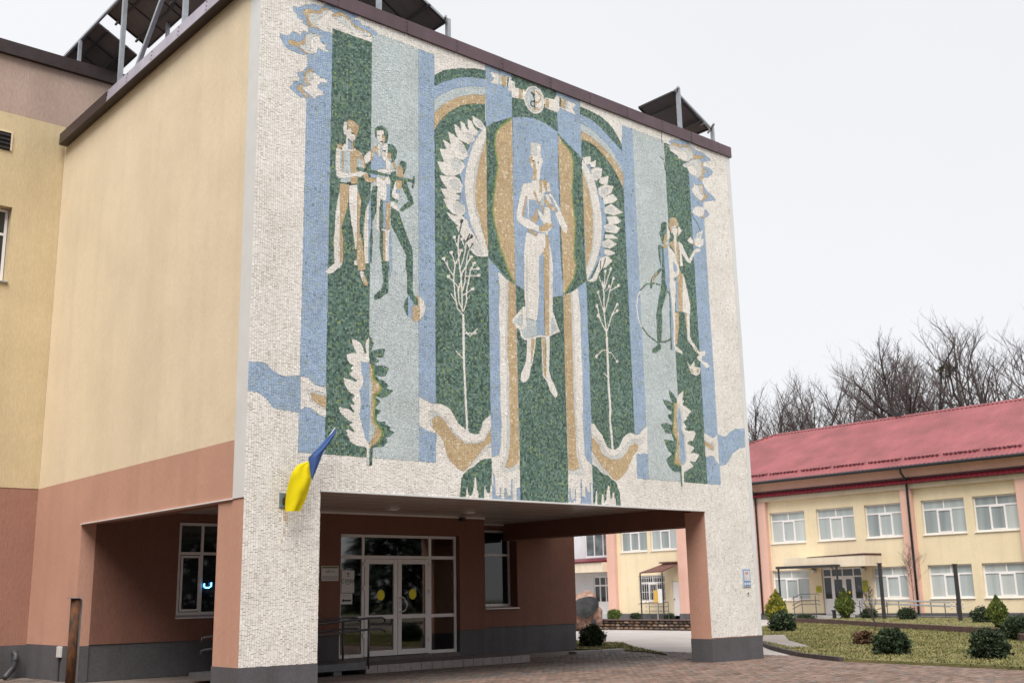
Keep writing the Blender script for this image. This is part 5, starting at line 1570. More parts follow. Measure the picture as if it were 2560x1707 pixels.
# ceiling lamps and a sensor
for x, lb in ((5.73, 'small flat ceiling lamp left in the passage'), (7.95, 'small flat ceiling lamp right in the passage')):
    t = thing('ceiling_lamp', lb, 'lamp', (x, 3.9, 3.6), 'ceiling lamps of the passage')
    sub(t, 'housing', MB().box(x - 0.13, x + 0.13, 3.8, 4.0, 3.56, 3.597), 'lamp_white', bevel=0.012)
    sub(t, 'cover', MB().box(x - 0.10, x + 0.10, 3.83, 3.97, 3.545, 3.559), 'frame_white', bevel=0.006)
sn = thing('motion_sensor', 'small dark sensor box under the ceiling trim above the door', 'sensor', (8.95, 5.4, 3.5))
sub(sn, 'body', MB().box(8.87, 9.03, 5.36, 5.455, 3.49, 3.58), 'paint_dark', bevel=0.01)
sub(sn, 'lens', MB().box(8.90, 9.0, 5.345, 5.359, 3.50, 3.54), 'rubber_grey')
# neon in the dark passage window
ne = thing('neon_sign', 'glowing blue curved tube in the dark passage window', 'neon sign', (3.0, 7.45, 1.95))
sub(ne, 'tube', MB().tube([(2.93, 7.455, 2.02), (2.92, 7.455, 1.96), (2.96, 7.455, 1.925), (3.05, 7.455, 1.925), (3.10, 7.455, 1.96), (3.10, 7.455, 2.04)], 0.016, 8), 'neon', smooth=True)
sub(ne, 'bracket', MB().box(2.94, 3.08, 7.472, 7.49, 1.95, 1.99), 'paint_dark')
# rusty post, wall box and cable, drain outlet
rpst = thing('rusty_post', 'tall rusty steel post with a flat cap by the left wall', 'post', (-1.17, 4.2, 0))
px, py = -1.17, 4.2
sub(rpst, 'shaft', MB().tube([(px, py, 0), (px, py, 1.715)], 0.085, 14), 'rust', smooth=True)
sub(rpst, 'cap', MB().box(px - 0.13, px + 0.13, py - 0.11, py + 0.11, 1.715, 1.73), 'galvanised')
sub(rpst, 'back_strip', MB().box(px + 0.10, px + 0.15, py + 0.06, py + 0.10, 0, 1.70), 'kerb_light')
jb = thing('junction_box', 'small white cable box on the grey plinth', 'box', (-0.05, 8.0, 0.6))
sub(jb, 'case', MB().box(-0.07, -0.013, 8.0, 8.22, 0.50, 0.73), 'sign_white', bevel=0.01)
sub(jb, 'cable', MB().tube([(-0.03, 8.1, 0.5), (-0.035, 8.11, 0.25), (-0.03, 8.1, 0.0)], 0.012, 6), 'paint_dark')
dp = thing('drain_outlet', 'bent dark grey drain pipe at the foot of the wing wall', 'drain pipe', (-0.35, 10.2, 0))
sub(dp, 'pipe', MB().tube([(-0.27, 10.42, 0.56), (-0.28, 10.28, 0.56), (-0.29, 10.2, 0.50), (-0.31, 10.19, 0.30), (-0.34, 10.17, 0.20), (-0.62, 9.75, 0.06)], 0.062, 12), 'rubber_grey', smooth=True)
sub(dp, 'collar', MB().tube([(-0.30, 10.193, 0.42), (-0.302, 10.192, 0.39)], 0.072, 12).tube([(-0.322, 10.185, 0.265), (-0.327, 10.183, 0.24)], 0.072, 12), 'rubber_grey')

# ------------------------------------------------------------------ the long building with the red roof
RB = thing('red_roof_building', 'long two-storey yellow building with pink pilasters and a red metal roof', 'building', (44, 14, 0))
XF = 44.0
XR = 44.24                               # recessed yellow wall plane


def rpart(name, mb, material, parent=None, label=None, bevel=0.0, smooth=False):
    return sub(parent or RB, name, mb, material, label, smooth, bevel)


# windows: (y_lo, y_hi, z_lo, z_hi)
up_ = [(7.10, 9.40), (9.84, 12.14), (13.13, 15.40), (16.06, 18.41), (19.17, 21.51), (23.2, 25.4), (25.9, 27.6 - 0.05), (28.45, 30.75), (31.03, 33.35), (3.0, 5.3)]
lo_ = [(7.00, 9.30), (9.81, 12.12), (13.07, 15.27), (19.19, 21.60), (23.2, 25.4), (29.72, 31.9), (3.0, 5.3)]
holes = [(a, b, 4.20, 5.92) for a, b in up_] + [(a, b, 1.06, 2.68) for a, b in lo_] + [(15.90, 18.38, 0.25, 2.72), (28.42, 29.13, 0.2, 2.28)]


def wall_x(mb, x0, x1, y0, y1, z0, z1, holes):
    """wall facing -X with openings: cut in bands"""
    zs = sorted({z0, z1, *[h[2] for h in holes], *[h[3] for h in holes]})
    zs = [z for z in zs if z0 <= z <= z1]
    for za, zb in zip(zs[:-1], zs[1:]):
        zm = (za + zb) / 2
        hh = sorted((h[0], h[1]) for h in holes if h[2] < zm < h[3] and h[1] > y0 and h[0] < y1)
        y = y0
        for a, b in hh:
            if a > y:
                mb.box(x0, x1, y, a, za, zb)
            y = max(y, b)
        if y < y1:
            mb.box(x0, x1, y, y1, za, zb)
    return mb


rpart('wall', wall_x(MB(), XR, XR + 0.3, -14, 34.4, 0.34, 7.5, holes), 'rb_yellow', label='pale yellow rendered wall')
rpart('base', MB().box(XF - 0.02, XR + 0.3, -14, 15.89, 0, 0.338).box(XF - 0.02, XR + 0.3, 18.39, 28.41, 0, 0.338).box(XF - 0.02, XR + 0.3, 29.14, 34.4, 0, 0.338), 'plinth')
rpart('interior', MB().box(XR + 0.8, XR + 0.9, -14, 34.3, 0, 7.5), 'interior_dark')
for a, b in ((-14, -13), (6.35, 7.10), (12.52, 13.14), (21.62, 22.42), (27.62, 28.38), (33.70, 34.42)):
    rpart('pilaster', MB().box(XF, XR - 0.001, a, b, 0.34, 6.56), 'rb_pink')
rpart('frieze', MB().box(XF - 0.002, XR + 0.3, -14, 34.42, 6.561, 6.80), 'rb_cream')
rpart('frieze', MB().box(XF, XR + 0.28, -14, 34.42, 7.15, 7.62), 'rb_pink')
mb = MB()
prof = []
n = 360
for i in range(n + 1):
    y = -14 + 48.4 * i / n
    dz = 0.018 * (1 if i % 2 else -1)
    mb.v += [(XF - 0.30, y, 6.82 + dz), (XF - 0.02, y, 7.06 + dz)]
for i in range(n):
    mb.f.append((2 * i, 2 * i + 1, 2 * i + 3, 2 * i + 2))
ml = rpart('mini_roof', mb, 'trim_red')
rpart('mini_roof_ridge', MB().box(XF - 0.06, XF - 0.003, -14, 34.4, 7.06, 7.148), 'trim_maroon')
rpart('mini_roof_board', MB().box(XF - 0.28, XF - 0.003, -14, 34.4, 6.802, 6.815), 'trim_maroon')


def window_x(y0, y1, z0, z1, layout, gm='glass_blind', bars=False):
    fw, x = 0.07, XR + 0.13
    w = rpart('window', MB().box(x, x + 0.07, y0, y0 + fw, z0, z1).box(x, x + 0.07, y1 - fw, y1, z0, z1).box(x, x + 0.07, y0 + fw, y1 - fw, z0, z0 + fw).box(x, x + 0.07, y0 + fw, y1 - fw, z1 - fw, z1), 'frame_white')
    zt = z0 + (z1 - z0) * 0.72
    W = y1 - y0
    mb = MB().box(x + .002, x + 0.068, y0 + fw, y1 - fw, zt - 0.04, zt + 0.04)
    ya, yb, ym = y0 + W * 0.345, y0 + W * 0.655, y0 + W * 0.5
    h = 0.045
    mb.box(x - 0.012, x + 0.066, ya - h, ya + h, z0 + fw, zt - 0.04).box(x - 0.012, x + 0.066, yb - h, yb + h, z0 + fw, zt - 0.04)
    mb.box(x + .004, x + 0.066, ym - 0.035, ym + 0.035, zt + 0.04, z1 - fw)
    mb.box(x - 0.012, x + 0.06, ya + h, yb - h, z0 + fw, z0 + fw + 0.05).box(x - 0.012, x + 0.06, ya + h, yb - h, zt - 0.09, zt - 0.04)
    rpart('mullion', mb, 'frame_white', w)
    for a, b, c, d in ((y0 + fw, ya - h, z0 + fw, zt - .04), (ya + h, yb - h, z0 + fw + .05, zt - .09), (yb + h, y1 - fw, z0 + fw, zt - .04), (y0 + fw, ym - .035, zt + .04, z1 - fw), (ym + .035, y1 - fw, zt + .04, z1 - fw)):
        rpart('pane', MB().box(x + 0.03, x + 0.042, a, b, c, d), gm if gm == 'glass_dark' else random.choice(['glass_blind', 'glass_blind', 'glass_blind', 'glass_blind_dark', 'glass_blind_pale']), w)
    rpart('sill', MB().slab([(XF - 0.03 if False else XR - 0.06, y0 - 0.03, z0 - 0.05), (XR - 0.06, y0 - 0.03, z0 - 0.02), (x, y0 - 0.03, z0 - 0.002), (x, y0 - 0.03, z0 - 0.05)], (0, y1 - y0 + 0.06, 0)), 'frame_white', w)
    if bars:
        mb = MB()
        for k in range(12):
            y = y0 + 0.08 + (y1 - y0 - 0.16) * k / 11
            mb.box(XR + 0.01, XR + 0.025, y - 0.009, y + 0.009, z0 + 0.02, z1 - 0.02)
        for z in (z0 + 0.1, z0 + 0.6, zt - 0.1, z1 - 0.15):
            mb.box(XR + 0.026, XR + 0.036, y0 + 0.03, y1 - 0.03, z - 0.01, z + 0.01)
        rpart('security_bars', mb, 'frame_white', w)
    return w


for a, b in up_:
    window_x(a, b, 4.20, 5.92, 0)
for a, b in lo_:
    window_x(a, b, 1.06, 2.68, 0, 'glass_dark' if abs(a - 29.72) < .01 else 'glass_blind', abs(a - 29.72) < .01)
# entrance of the red-roofed building
ex = XR + 0.1
fr = MB()
for a, b in ((15.92, 15.99), (16.42, 16.50), (17.78, 17.86), (18.29, 18.36)):
    fr.box(ex, ex + 0.07, a, b, 0.26, 2.71)
fr.box(ex + .002, ex + .068, 15.99, 18.29, 2.64, 2.71).box(ex + .002, ex + .068, 15.99, 18.29, 2.22, 2.29).box(ex + .004, ex + .066, 17.1, 17.16, 2.29, 2.64)
ed = rpart('door', fr, 'frame_white', label='white entrance door with side lights')
for a, b in ((15.99, 16.42), (17.86, 18.29)):
    rpart('pane', MB().box(ex + .03, ex + .042, a, b, 1.10, 2.22), 'glass_dark', ed)
    rpart('lower_panel', MB().box(ex + .02, ex + .05, a, b, 0.26, 1.10), 'frame_white', ed)
for a, b in ((15.99, 17.1), (17.16, 18.29)):
    rpart('pane', MB().box(ex + .03, ex + .042, a, b, 2.29, 2.64), 'glass_dark', ed)
for a, b in ((16.50, 17.05), (17.06, 17.78)):
    rpart('door_leaf', MB().box(ex - .01, ex + .05, a, a + .11, .27, 2.22).box(ex - .01, ex + .05, b - .11, b, .27, 2.22).box(ex - .008, ex + .048, a + .11, b - .11, .27, 1.12).box(ex - .008, ex + .048, a + .11, b - .11, 2.11, 2.22), 'frame_white', ed)
    rpart('pane', MB().box(ex + .01, ex + .022, a + .11, b - .11, 1.12, 2.11), 'glass_dark', ed)
    mb = MB()
    ym = (a + b) / 2
    mb.slab([(ex + .004, ym + .07 * math.cos(t), 1.42 + .075 * math.sin(t)) for t in np.linspace(0, 2 * math.pi, 17)[:-1]], (.004, 0, 0))
    rpart('sticker', mb, 'sign_yellow', ed)
cp = rpart('porch_canopy', MB().box(42.6, XR - 0.002, 14.62, 19.6, 2.74, 3.28), 'rb_cream')
rpart('canopy_flashing', MB().slab([(42.58, 14.60, 3.282), (42.58, 14.60, 3.38), (42.58, 18.1, 3.30), (42.58, 18.1, 3.282)], (1.6, 0, 0)), 'trim_maroon', cp)
rpart('porch_step', MB().box(41.9, XF - 0.03, 14.4, 19.4, 0.0, 0.13).box(42.3, XF - 0.03, 14.7, 19.2, 0.131, 0.248), 'kerb_light')
# white recessed stair bay behind the boulder
rpart('stair_bay_wall', wall_x(MB(), 45.2, 45.5, 34.43, 44, 0, 7.5, [(35.1, 37.6, 4.05, 5.9), (34.7, 36.9, 0.3, 2.75)]), 'rb_white', label='white recessed stair bay')
rpart('stair_bay_ledge', MB().box(43.6, 45.19, 34.43, 44, 3.0, 3.62), 'rb_cream')
rpart('stair_bay_ledge_roof', MB().slab([(43.5, 34.43, 3.66), (43.5, 34.43, 3.72), (45.19, 34.43, 3.98), (45.19, 34.43, 3.66)], (0, 9.5, 0)), 'trim_red')
for (a, b, c, d), k in (((35.1, 37.6, 4.05, 5.9), 3), ((34.7, 36.9, 0.3, 2.75), 4)):
    mb = MB().box(45.25, 45.31, a, a + .08, c, d).box(45.25, 45.31, b - .08, b, c, d).box(45.25, 45.31, a + .08, b - .08, c, c + .08).box(45.25, 45.31, a + .08, b - .08, d - .08, d)
    for i in range(1, k):
        y = a + (b - a) * i / k
        mb.box(45.252, 45.308, y - .05, y + .05, c + .08, d - .08)
    w = rpart('window' if c > 3 else 'door', mb, 'frame_white')
    if c < 3:
        rpart('transom', MB().box(45.245, 45.312, a + .08, b - .08, 2.1, 2.2).box(45.245, 45.312, a + .08, b - .08, .38, 1.1), 'frame_white', w)
    for i in range(k):
        y0, y1 = a + (b - a) * i / k + .05, a + (b - a) * (i + 1) / k - .05
        rpart('pane', MB().box(45.27, 45.28, y0, y1, c + .08, d - .08), 'glass_sky' if c > 3 else 'glass_dark', w)
# roof: corrugated slopes with a hip at the far end
mb = MB()
x0, z0, x1, z1 = 43.45, 7.70, 50.0, 11.32
yA, yR, yH = -14.0, 24.65, 36.0
rib = 0.125
ny = int((yH - yA) / (rib / 2))
for i in range(ny + 1):
    y = yA + i * rib / 2
    dz = (0.024, 0.024, -0.02, -0.02)[i % 4]
    t = 1.0 if y <= yR else max(0.0, (yH - y) / (yH - yR))
    mb.v += [(x0, y, z0 + dz), (x0 + (x1 - x0) * t, y, z0 + (z1 - z0) * t + dz)]
for i in range(ny):
    mb.f.append((2 * i, 2 * i + 1, 2 * i + 3, 2 * i + 2))
b0 = len(mb.v)
mb.v += [(x1, yA, z1), (x1, yR, z1), (56.5, yH, z0), (56.5, yA, z0), (x0, yH, z0)]
mb.f += [(b0, b0 + 1, b0 + 2, b0 + 3), (b0 + 1, b0 + 4, b0 + 2)]
RF = rpart('roof', mb, 'roof_red', label='red corrugated metal roof')
rpart('ridge_cap', MB().slab([(x1 - 0.18, yA, z1 - 0.06), (x1, yA, z1 + 0.05), (x1 + 0.18, yA, z1 - 0.06)], (0, yR - yA, 0)).bar((x1, yR, z1 + 0.02), (x0, yH, z0 + 0.02), 0.2, 0.08), 'roof_red', RF)
rpart('roof_hatch', MB().box(49.9, 50.2, 15.9, 16.3, 11.25, 11.55), 'gutter_black', RF)
sl = (z1 - z0) / (x1 - x0)
y = -12.5
while y < 23:
    xs, zs_ = x0 + 0.62, z0 + 0.62 * sl
    rpart('snow_guard', MB().slab([(xs, y, zs_ + 0.14), (xs + 0.03, y, zs_ + 0.17), (xs + 0.22, y, zs_ + 0.22), (xs + 0.22, y, zs_ + 0.19)], (0, 1.9, 0)), 'roof_red', RF)
    mbf = MB()
    for k in range(10):
        mbf.box(xs + 0.01, xs + 0.03, y + 0.05 + k * 0.195, y + 0.12 + k * 0.195, zs_ + 0.02, zs_ + 0.145)
    rpart('snow_guard_feet', mbf, 'trim_red', RF)['kind'] = 'stuff'
    y += 2.12
rpart('gutter', MB().tube([(43.42, -14, 7.62), (43.42, 35.5, 7.62)], 0.085, 10), 'gutter_black', smooth=True)
rpart('soffit', MB().box(43.45, XF - 0.002, -14, 35, 7.57, 7.60), 'rb_cream')
for y in (12.66, 22.2, 3.0):
    rpart('downpipe', MB().tube([(43.45, y, 7.6), (43.5, y, 7.35), (43.86, y - 0.02, 7.05), (43.90, y - 0.02, 6.6), (43.92, y, 0.3)], 0.06, 10), 'gutter_black', smooth=True)

# ------------------------------------------------------------------ things before the red-roofed building
pg = thing('entrance_pergola', 'dark flat frame on thin posts before the annex door', 'pergola', (42.2, 18, 0))
sub(pg, 'beam', MB().box(42.30, 42.42, 16.1, 19.95, 2.72, 2.86).box(42.42, 43.98, 16.1, 16.22, 2.74, 2.85), 'paint_dark')
for y in (19.82, 16.18):
    sub(pg, 'post', MB().box(42.33, 42.40, y - .04, y + .04, 0.13, 2.72), 'paint_dark')
sub(pg, 'brace', MB().bar((42.36, 16.18, 2.45), (42.36, 16.5, 2.74), 0.04), 'paint_dark')
for y, lb in ((15.72, 'round white lamp right of the annex door'), (18.78, 'round white lamp left of the annex door')):
    bm = MB()
    bm.tube([(44.22, y, 2.55), (44.15, y, 2.57), (44.11, y, 2.60), (44.08, y, 2.64), (44.11, y, 2.68), (44.19, y, 2.71)], [0.05, 0.11, 0.14, 0.14, 0.11, 0.05], 12)
    tag(bm.build('wall_lamp', 'lamp_white', smooth=True), lb, 'lamp', 'lamps beside the annex door')
t = thing('annex_sign', 'large olive-yellow sign board right of the annex door', 'sign', (44.1, 15.75, 1.7))
sub(t, 'board', MB().box(44.205, 44.236, 15.60, 15.90 - 0.005, 1.42, 2.02), 'sign_olive')
sub(t, 'text_line', MB().box(44.20, 44.2045, 15.63, 15.87, 1.90, 1.96).box(44.20, 44.2045, 15.64, 15.85, 1.79, 1.82).box(44.20, 44.2045, 15.64, 15.85, 1.72, 1.74), 'sign_green')
t = thing('annex_sign', 'small olive-yellow sign plate left of the annex door', 'sign', (44.1, 18.6, 1.6))
sub(t, 'board', MB().box(44.205, 44.236, 18.45, 18.76, 1.44, 1.78), 'sign_olive')
sub(t, 'text_line', MB().box(44.20, 44.2045, 18.5, 18.7, 1.62, 1.64), 'sign_green')
rl = thing('porch_railing', 'thin steel railing on the left of the annex porch', 'railing', (41.6, 18, 0))
for z in (1.38, 1.05, 0.86):
    sub(rl, 'rail', MB().tube([(41.9, 18.75, z - 0.25), (41.9, 18.2, z), (41.9, 17.15, z), (41.9, 17.05, z - 0.06)], 0.022, 6), 'rail_grey')
for y in (18.65, 18.15, 17.3):
    sub(rl, 'post', MB().tube([(41.9, y, 0.13), (41.9, y, 1.3)], 0.022, 6), 'rail_grey')
rl = thing('ramp_railing', 'long bright steel ramp railing before the annex windows', 'railing', (41.4, 12, 0))
for x in (41.4, 42.5):
    for z in (1.02, 0.84):
        sub(rl, 'rail', MB().tube([(x, 14.6, z + .05), (x, 9.6, z - 0.15), (x, 9.48, z - 0.2), (x, 9.6, z - 0.26)], 0.025, 6), 'steel')
    for y in (14.4, 12.9, 11.2, 9.9):
        sub(rl, 'post', MB().tube([(x, y, 0.0), (x, y, 1.0 - (14.4 - y) * 0.035)], 0.024, 6), 'rail_grey')
sub(rl, 'ramp_deck', MB().slab([(41.35, 9.4, 0.0), (41.35, 14.7, 0.0), (41.35, 14.7, 0.30), (41.35, 9.4, 0.22)], (1.3, 0, 0)), 'plinth')
for x, y, h, lb in ((39.3, 11.85, 2.72, 'tall dark square post before the annex ramp, nearer the annex door'), (36.8, 6.8, 2.5, 'tall dark square post farther from the annex door'), (40.0, 15.0, 0.55, 'short dark bollard before the annex porch')):
    t = thing('garden_post', lb, 'post', (x, y, 0.15))
    sub(t, 'shaft', MB().box(x - 0.065, x + 0.065, y - 0.065, y + 0.065, 0.1, h), 'paint_dark')
    sub(t, 'cap', MB().box(x - 0.09, x + 0.09, y - 0.09, y + 0.09, h, h + 0.05), 'paint_dark')
# side door of the annex with its awning, bars and sign
aw = thing('door_awning', 'brown sloped awning on thin posts over the grey annex side door', 'awning', (43, 29.5, 0))
sub(aw, 'roof', MB().slab([(42.0, 27.9, 2.80), (42.0, 29.75, 2.76), (44.22, 29.85, 3.27), (44.22, 28.42, 3.31)], (0, 0, 0.06)), 'awning_brown')
sub(aw, 'back_board', MB().box(43.93, 44.235, 28.42, 29.85, 3.375, 3.46), 'awning_brown')
for x, y in ((42.03, 29.72), (42.03, 27.95)):
    sub(aw, 'post', MB().box(x - .03, x + .03, y - .03, y + .03, 0.0, 2.79), 'paint_dark')
sd_ = rpart('side_door', MB().box(XR + 0.05, XR + 0.12, 28.43, 29.12, 0.21, 2.27), 'frame_white', label='plain grey-white side door')
rpart('handle', MB().box(XR + 0.0, XR + 0.05, 28.98, 29.04, 1.15, 1.22), 'paint_dark', sd_)
t = thing('side_railing', 'low thin railing at the annex side door', 'railing', (41.5, 29, 0))
for z in (1.05, 0.8, 0.55, 0.35):
    sub(t, 'rail', MB().tube([(41.6, 27.2, z), (41.6, 28.7, z)], 0.02, 6).tube([(41.6, 28.9, z), (41.6, 29.0, z)], 0.02, 6), 'rail_grey')
for y in (27.2, 28.0, 28.7):
    sub(t, 'post', MB().tube([(41.6, y, 0), (41.6, y, 1.08)], 0.022, 6), 'rail_grey')
t = thing('notice_board', 'mustard and white notice board on a thin pole before the barred window', 'sign', (41.2, 27.6, 0))
sub(t, 'board', MB().box(41.18, 41.21, 27.62, 27.92, 1.05, 1.75), 'mustard')
sub(t, 'side_board', MB().box(41.19, 41.215, 27.30, 27.61, 1.02, 1.82), 'sign_white')
sub(t, 'pole', MB().tube([(41.23, 27.72, 0), (41.23, 27.72, 1.7)], 0.03, 8), 'kerb_light')

# low field-stone wall in the courtyard
sw = thing('stone_wall', 'low brown field-stone wall beyond the passage', 'wall', (28.7, 17, 0))
sub(sw, 'core', MB().box(28.66, 28.95, 12.0, 24.0, 0.0, 0.40), 'soil')
sub(sw, 'cap', MB().box(28.56, 29.0, 11.95, 24.05, 0.401, 0.455), 'stone_cap', bevel=0.008)
r_ = np.random.default_rng(9)
for row in range(3):
    y = 12.0 + r_.uniform(0, 0.2)
    while y < 23.8:
        w = r_.uniform(0.18, 0.42)
        z0_, h = 0.005 + row * 0.132, 0.122
        c = 8
        pts = []
        for k in range(c):
            a = 2 * math.pi * (k + 0.5) / c
            ca, sa = math.cos(a), math.sin(a)
            q = 1.0 / max(abs(ca), abs(sa)) * 0.92 + r_.uniform(-0.12, 0.02)
            pts.append((y + w / 2 + ca * q * w / 2, z0_ + h / 2 + sa * q * h / 2))
        mb = MB()
        d = r_.uniform(0.0, 0.03)
        mb.v += [(28.665, a, b) for a, b in pts] + [(28.61 - d, y + w / 2 + (a - y - w / 2) * .78, z0_ + h / 2 + (b - z0_ - h / 2) * .72) for a, b in pts]
        mb.f += [(k, (k + 1) % c, c + (k + 1) % c, c + k) for k in range(c)] + [tuple(range(c, 2 * c))]
        me = bpy.data.meshes.new('stone')
        me.from_pydata(mb.v, [], mb.f)
        me.shade_smooth()
        base = np.array([(0.17, 0.105, 0.075), (0.12, 0.085, 0.07), (0.24, 0.17, 0.125), (0.09, 0.07, 0.06), (0.20, 0.12, 0.07)][r_.integers(5)]) * r_.uniform(0.75, 1.25)
        face_colors(me, np.array([base] * len(mb.f)))
        link('stone', me, 'stone', sw)
        y += w + 0.02


def lumpy(mb, c, rx, ry, rz, seed, n=28, amp=0.18, flat=0.0):
    r = Vector((seed * 3.1, seed * 1.7, seed))
    b = len(mb.v)
    for i in range(n + 1):
        th = math.pi * i / n
        for j in range(2 * n):
            ph = math.pi * j / n
            d = Vector((math.sin(th) * math.cos(ph), math.sin(th) * math.sin(ph), math.cos(th)))
            k = 1 + amp * mnoise.noise(d * 1.3 + r) + amp * 0.4 * mnoise.noise(d * 4 + r)
            mb.v.append((c[0] + d.x * rx * k, c[1] + d.y * ry * k, max(c[2] + d.z * rz * k, 0.0)))
    for i in range(n):
        for j in range(2 * n):
            mb.f.append((b + i * 2 * n + j, b + (i + 1) * 2 * n + j, b + (i + 1) * 2 * n + (j + 1) % (2 * n), b + i * 2 * n + (j + 1) % (2 * n)))
    return mb


bo = thing('memorial_boulder', 'pink granite boulder with a polished black face in the courtyard', 'boulder', (27.3, 19.7, 0))
sub(bo, 'rock', lumpy(MB(), (27.3, 19.75, 0.75), 0.72, 0.82, 0.92, 4, amp=0.36), 'granite_pink', smooth=True)
bdir = (CAM - Vector((27.3, 19.75, 0.9))); bdir.z = 0; bdir.normalize()
brt = Vector((0, 0, 1)).cross(bdir).normalized()
bc = Vector((27.3, 19.75, 1.06)) + bdir * 0.80 + brt * 0.10
ring = []
for t in np.linspace(0, 2 * math.pi, 33)[:-1]:
    k = 1 + 0.10 * math.sin(2 * t + .5) + 0.06 * math.sin(3 * t)
    ring.append(bc + brt * (0.54 * k * math.cos(t)) + Vector((0, 0, 0.48 * k * math.sin(t))) - bdir * 0.12 * math.sin(t))
mbp = MB()
mbp.slab([tuple(p - bdir * 0.25) for p in ring], tuple(bdir * 0.27))
sub(bo, 'polished_face', mbp, 'granite_black', bevel=0.02)
pc = Vector((27.3, 19.75, 0.40)) + bdir * 0.92 + brt * 0.42
mbp = MB()
mbp.slab([tuple(pc + brt * (0.13 * math.cos(t)) + Vector((0, 0, 0.09 * math.sin(t))) - bdir * .2) for t in np.linspace(0, 2 * math.pi, 17)[:-1]], tuple(bdir * 0.22))
sub(bo, 'small_plaque', mbp, 'granite_black')


# ------------------------------------------------------------------ shrubs
def leaf_cloud(c, rx, ry, rz, n, size, cols, r, shape='ball', up=0.3, inner=0.25):
    """leaf-sized quads through a crown's volume, thinning to an uneven outline"""
    V, F, C = [], [], []
    sd_ = r.uniform(0, 50)
    for i in range(n):
        d = r.normal(size=3)
        d /= np.linalg.norm(d)
        rho = (inner + (1 - inner) * r.random()) ** (1 / 2.2)
        k = 1 + 0.30 * mnoise.noise(Vector((d[0] * 2.2 + sd_, d[1] * 2.2, d[2] * 2.2))) + 0.22 * mnoise.noise(Vector((d[0] * 6 + sd_, d[1] * 6, d[2] * 6)))
        if r.random() < 0.05:
            k *= 1.18
        z = d[2] * rho * k
        if shape == 'cone':
            hgt = (z + 1) / 2
            wid = (0.42 + 1.25 * hgt - 1.72 * hgt ** 2 + 0.12) * 0.98
            wid = max(0.06, wid)
            x, y = d[0] * rho * k * wid * 1.15, d[1] * rho * k * wid * 1.15
        else:
            x, y = d[0] * rho * k, d[1] * rho * k
            if z < -0.55:
                z = -0.55 + (z + 0.55) * 0.4
        p = Vector((c[0] + x * rx, c[1] + y * ry, c[2] + z * rz))
        if p.z < 0.02:
            p.z = 0.02 + r.random() * 0.05
        ax = Vector(r.normal(size=3)).normalized()
        if shape == 'cone':
            ax = (Vector((0, 0, 1)) * 1.4 + ax * 0.6).normalized()
        else:
            ax = (ax + Vector(d) * 0.7 + Vector((0, 0, up))).normalized()
        bx = ax.cross(Vector(r.normal(size=3))).normalized()
        s = size * r.uniform(0.6, 1.4)
        b = len(V)
        V += [tuple(p - bx * s * .32), tuple(p + ax * s * .5 + bx * s * .1), tuple(p + ax * s), tuple(p + ax * s * .45 - bx * s * .5)]
        F.append((b, b + 1, b + 2, b + 3))
        C.append(np.array(cols[r.integers(len(cols))]) * r.uniform(0.7, 1.3))
    return V, F, np.array(C)


GREENS = {'dark': [(0.028, 0.045, 0.022), (0.038, 0.06, 0.028), (0.02, 0.032, 0.018), (0.05, 0.07, 0.03)],
          'thuja': [(0.06, 0.085, 0.018), (0.085, 0.115, 0.022), (0.04, 0.06, 0.016), (0.12, 0.13, 0.02)],
          'gold': [(0.20, 0.19, 0.02), (0.13, 0.15, 0.02), (0.27, 0.21, 0.02), (0.07, 0.095, 0.018)],
          'red': [(0.12, 0.05, 0.035), (0.16, 0.075, 0.045), (0.07, 0.04, 0.025), (0.10, 0.08, 0.04)],
          'bright': [(0.09, 0.13, 0.03), (0.12, 0.16, 0.035), (0.06, 0.09, 0.025)]}


def shrub(name, label, cat, x, y, z, rx, rz, n, size, pal, seed, shape='ball', group=None):
    r = np.random.default_rng(seed)
    t = thing(name, label, cat, (x, y, z), group)
    rx, rz, size = rx * 0.78, rz * (0.74 if shape == 'ball' else 0.9), size * 0.85
    zc = z + rz * (0.62 if shape == 'ball' else 1.0)
    V, F, C = leaf_cloud((x, y, zc), rx, rx * r.uniform(0.9, 1.1), rz, n, size, GREENS[pal], r, shape)
    me = bpy.data.meshes.new('foliage')
    me.from_pydata(V, [], F)
    face_colors(me, C)
    link('foliage', me, 'leaf', t)
    mb = MB()
    for k in range(5):
        a = r.uniform(0, 6.28)
        q = r.uniform(0.2, 0.55)
        mb.tube([(x, y, z - 0.05), (x + math.cos(a) * rx * q * .5, y + math.sin(a) * rx * q * .5, z + rz * .5), (x + math.cos(a) * rx * q, y + math.sin(a) * rx * q, z + rz * (1.0 if shape == 'ball' else 1.4))], [0.02, 0.014, 0.006], 5)
    sub(t, 'stems', mb, 'stem_brown')
    return t


shrub('round_bush', 'big dark round bush at the front of the lawn, nearest the mosaic pillar', 'bush', 15.75, -2.35, 0.07, 0.50, 0.48, 5200, 0.085, 'dark', 1)
shrub('round_bush', 'big dark round bush at the front of the lawn, nearest the right edge', 'bush', 15.15, -5.05, 0.07, 0.50, 0.50, 5200, 0.085, 'dark', 2)
shrub('round_bush', 'dark bush in front of the golden conifer by the mosaic pillar', 'bush', 27.6, 9.2, 0.07, 0.62, 0.55, 3600, 0.12, 'dark', 3)
shrub('round_bush', 'dark bush before the right-hand conifer at the picture edge', 'bush', 23.6, -1.75, 0.10, 0.52, 0.50, 3600, 0.10, 'dark', 4)
shrub('round_bush', 'small dark bush left of the right-hand conifer', 'bush', 34.9, 4.9, 0.2, 0.46, 0.46, 1500, 0.11, 'dark', 5)
shrub('round_bush', 'low dark bush between the two tall posts before the ramp', 'bush', 38.4, 10.15, 0.2, 0.50, 0.40, 1600, 0.11, 'dark', 6)
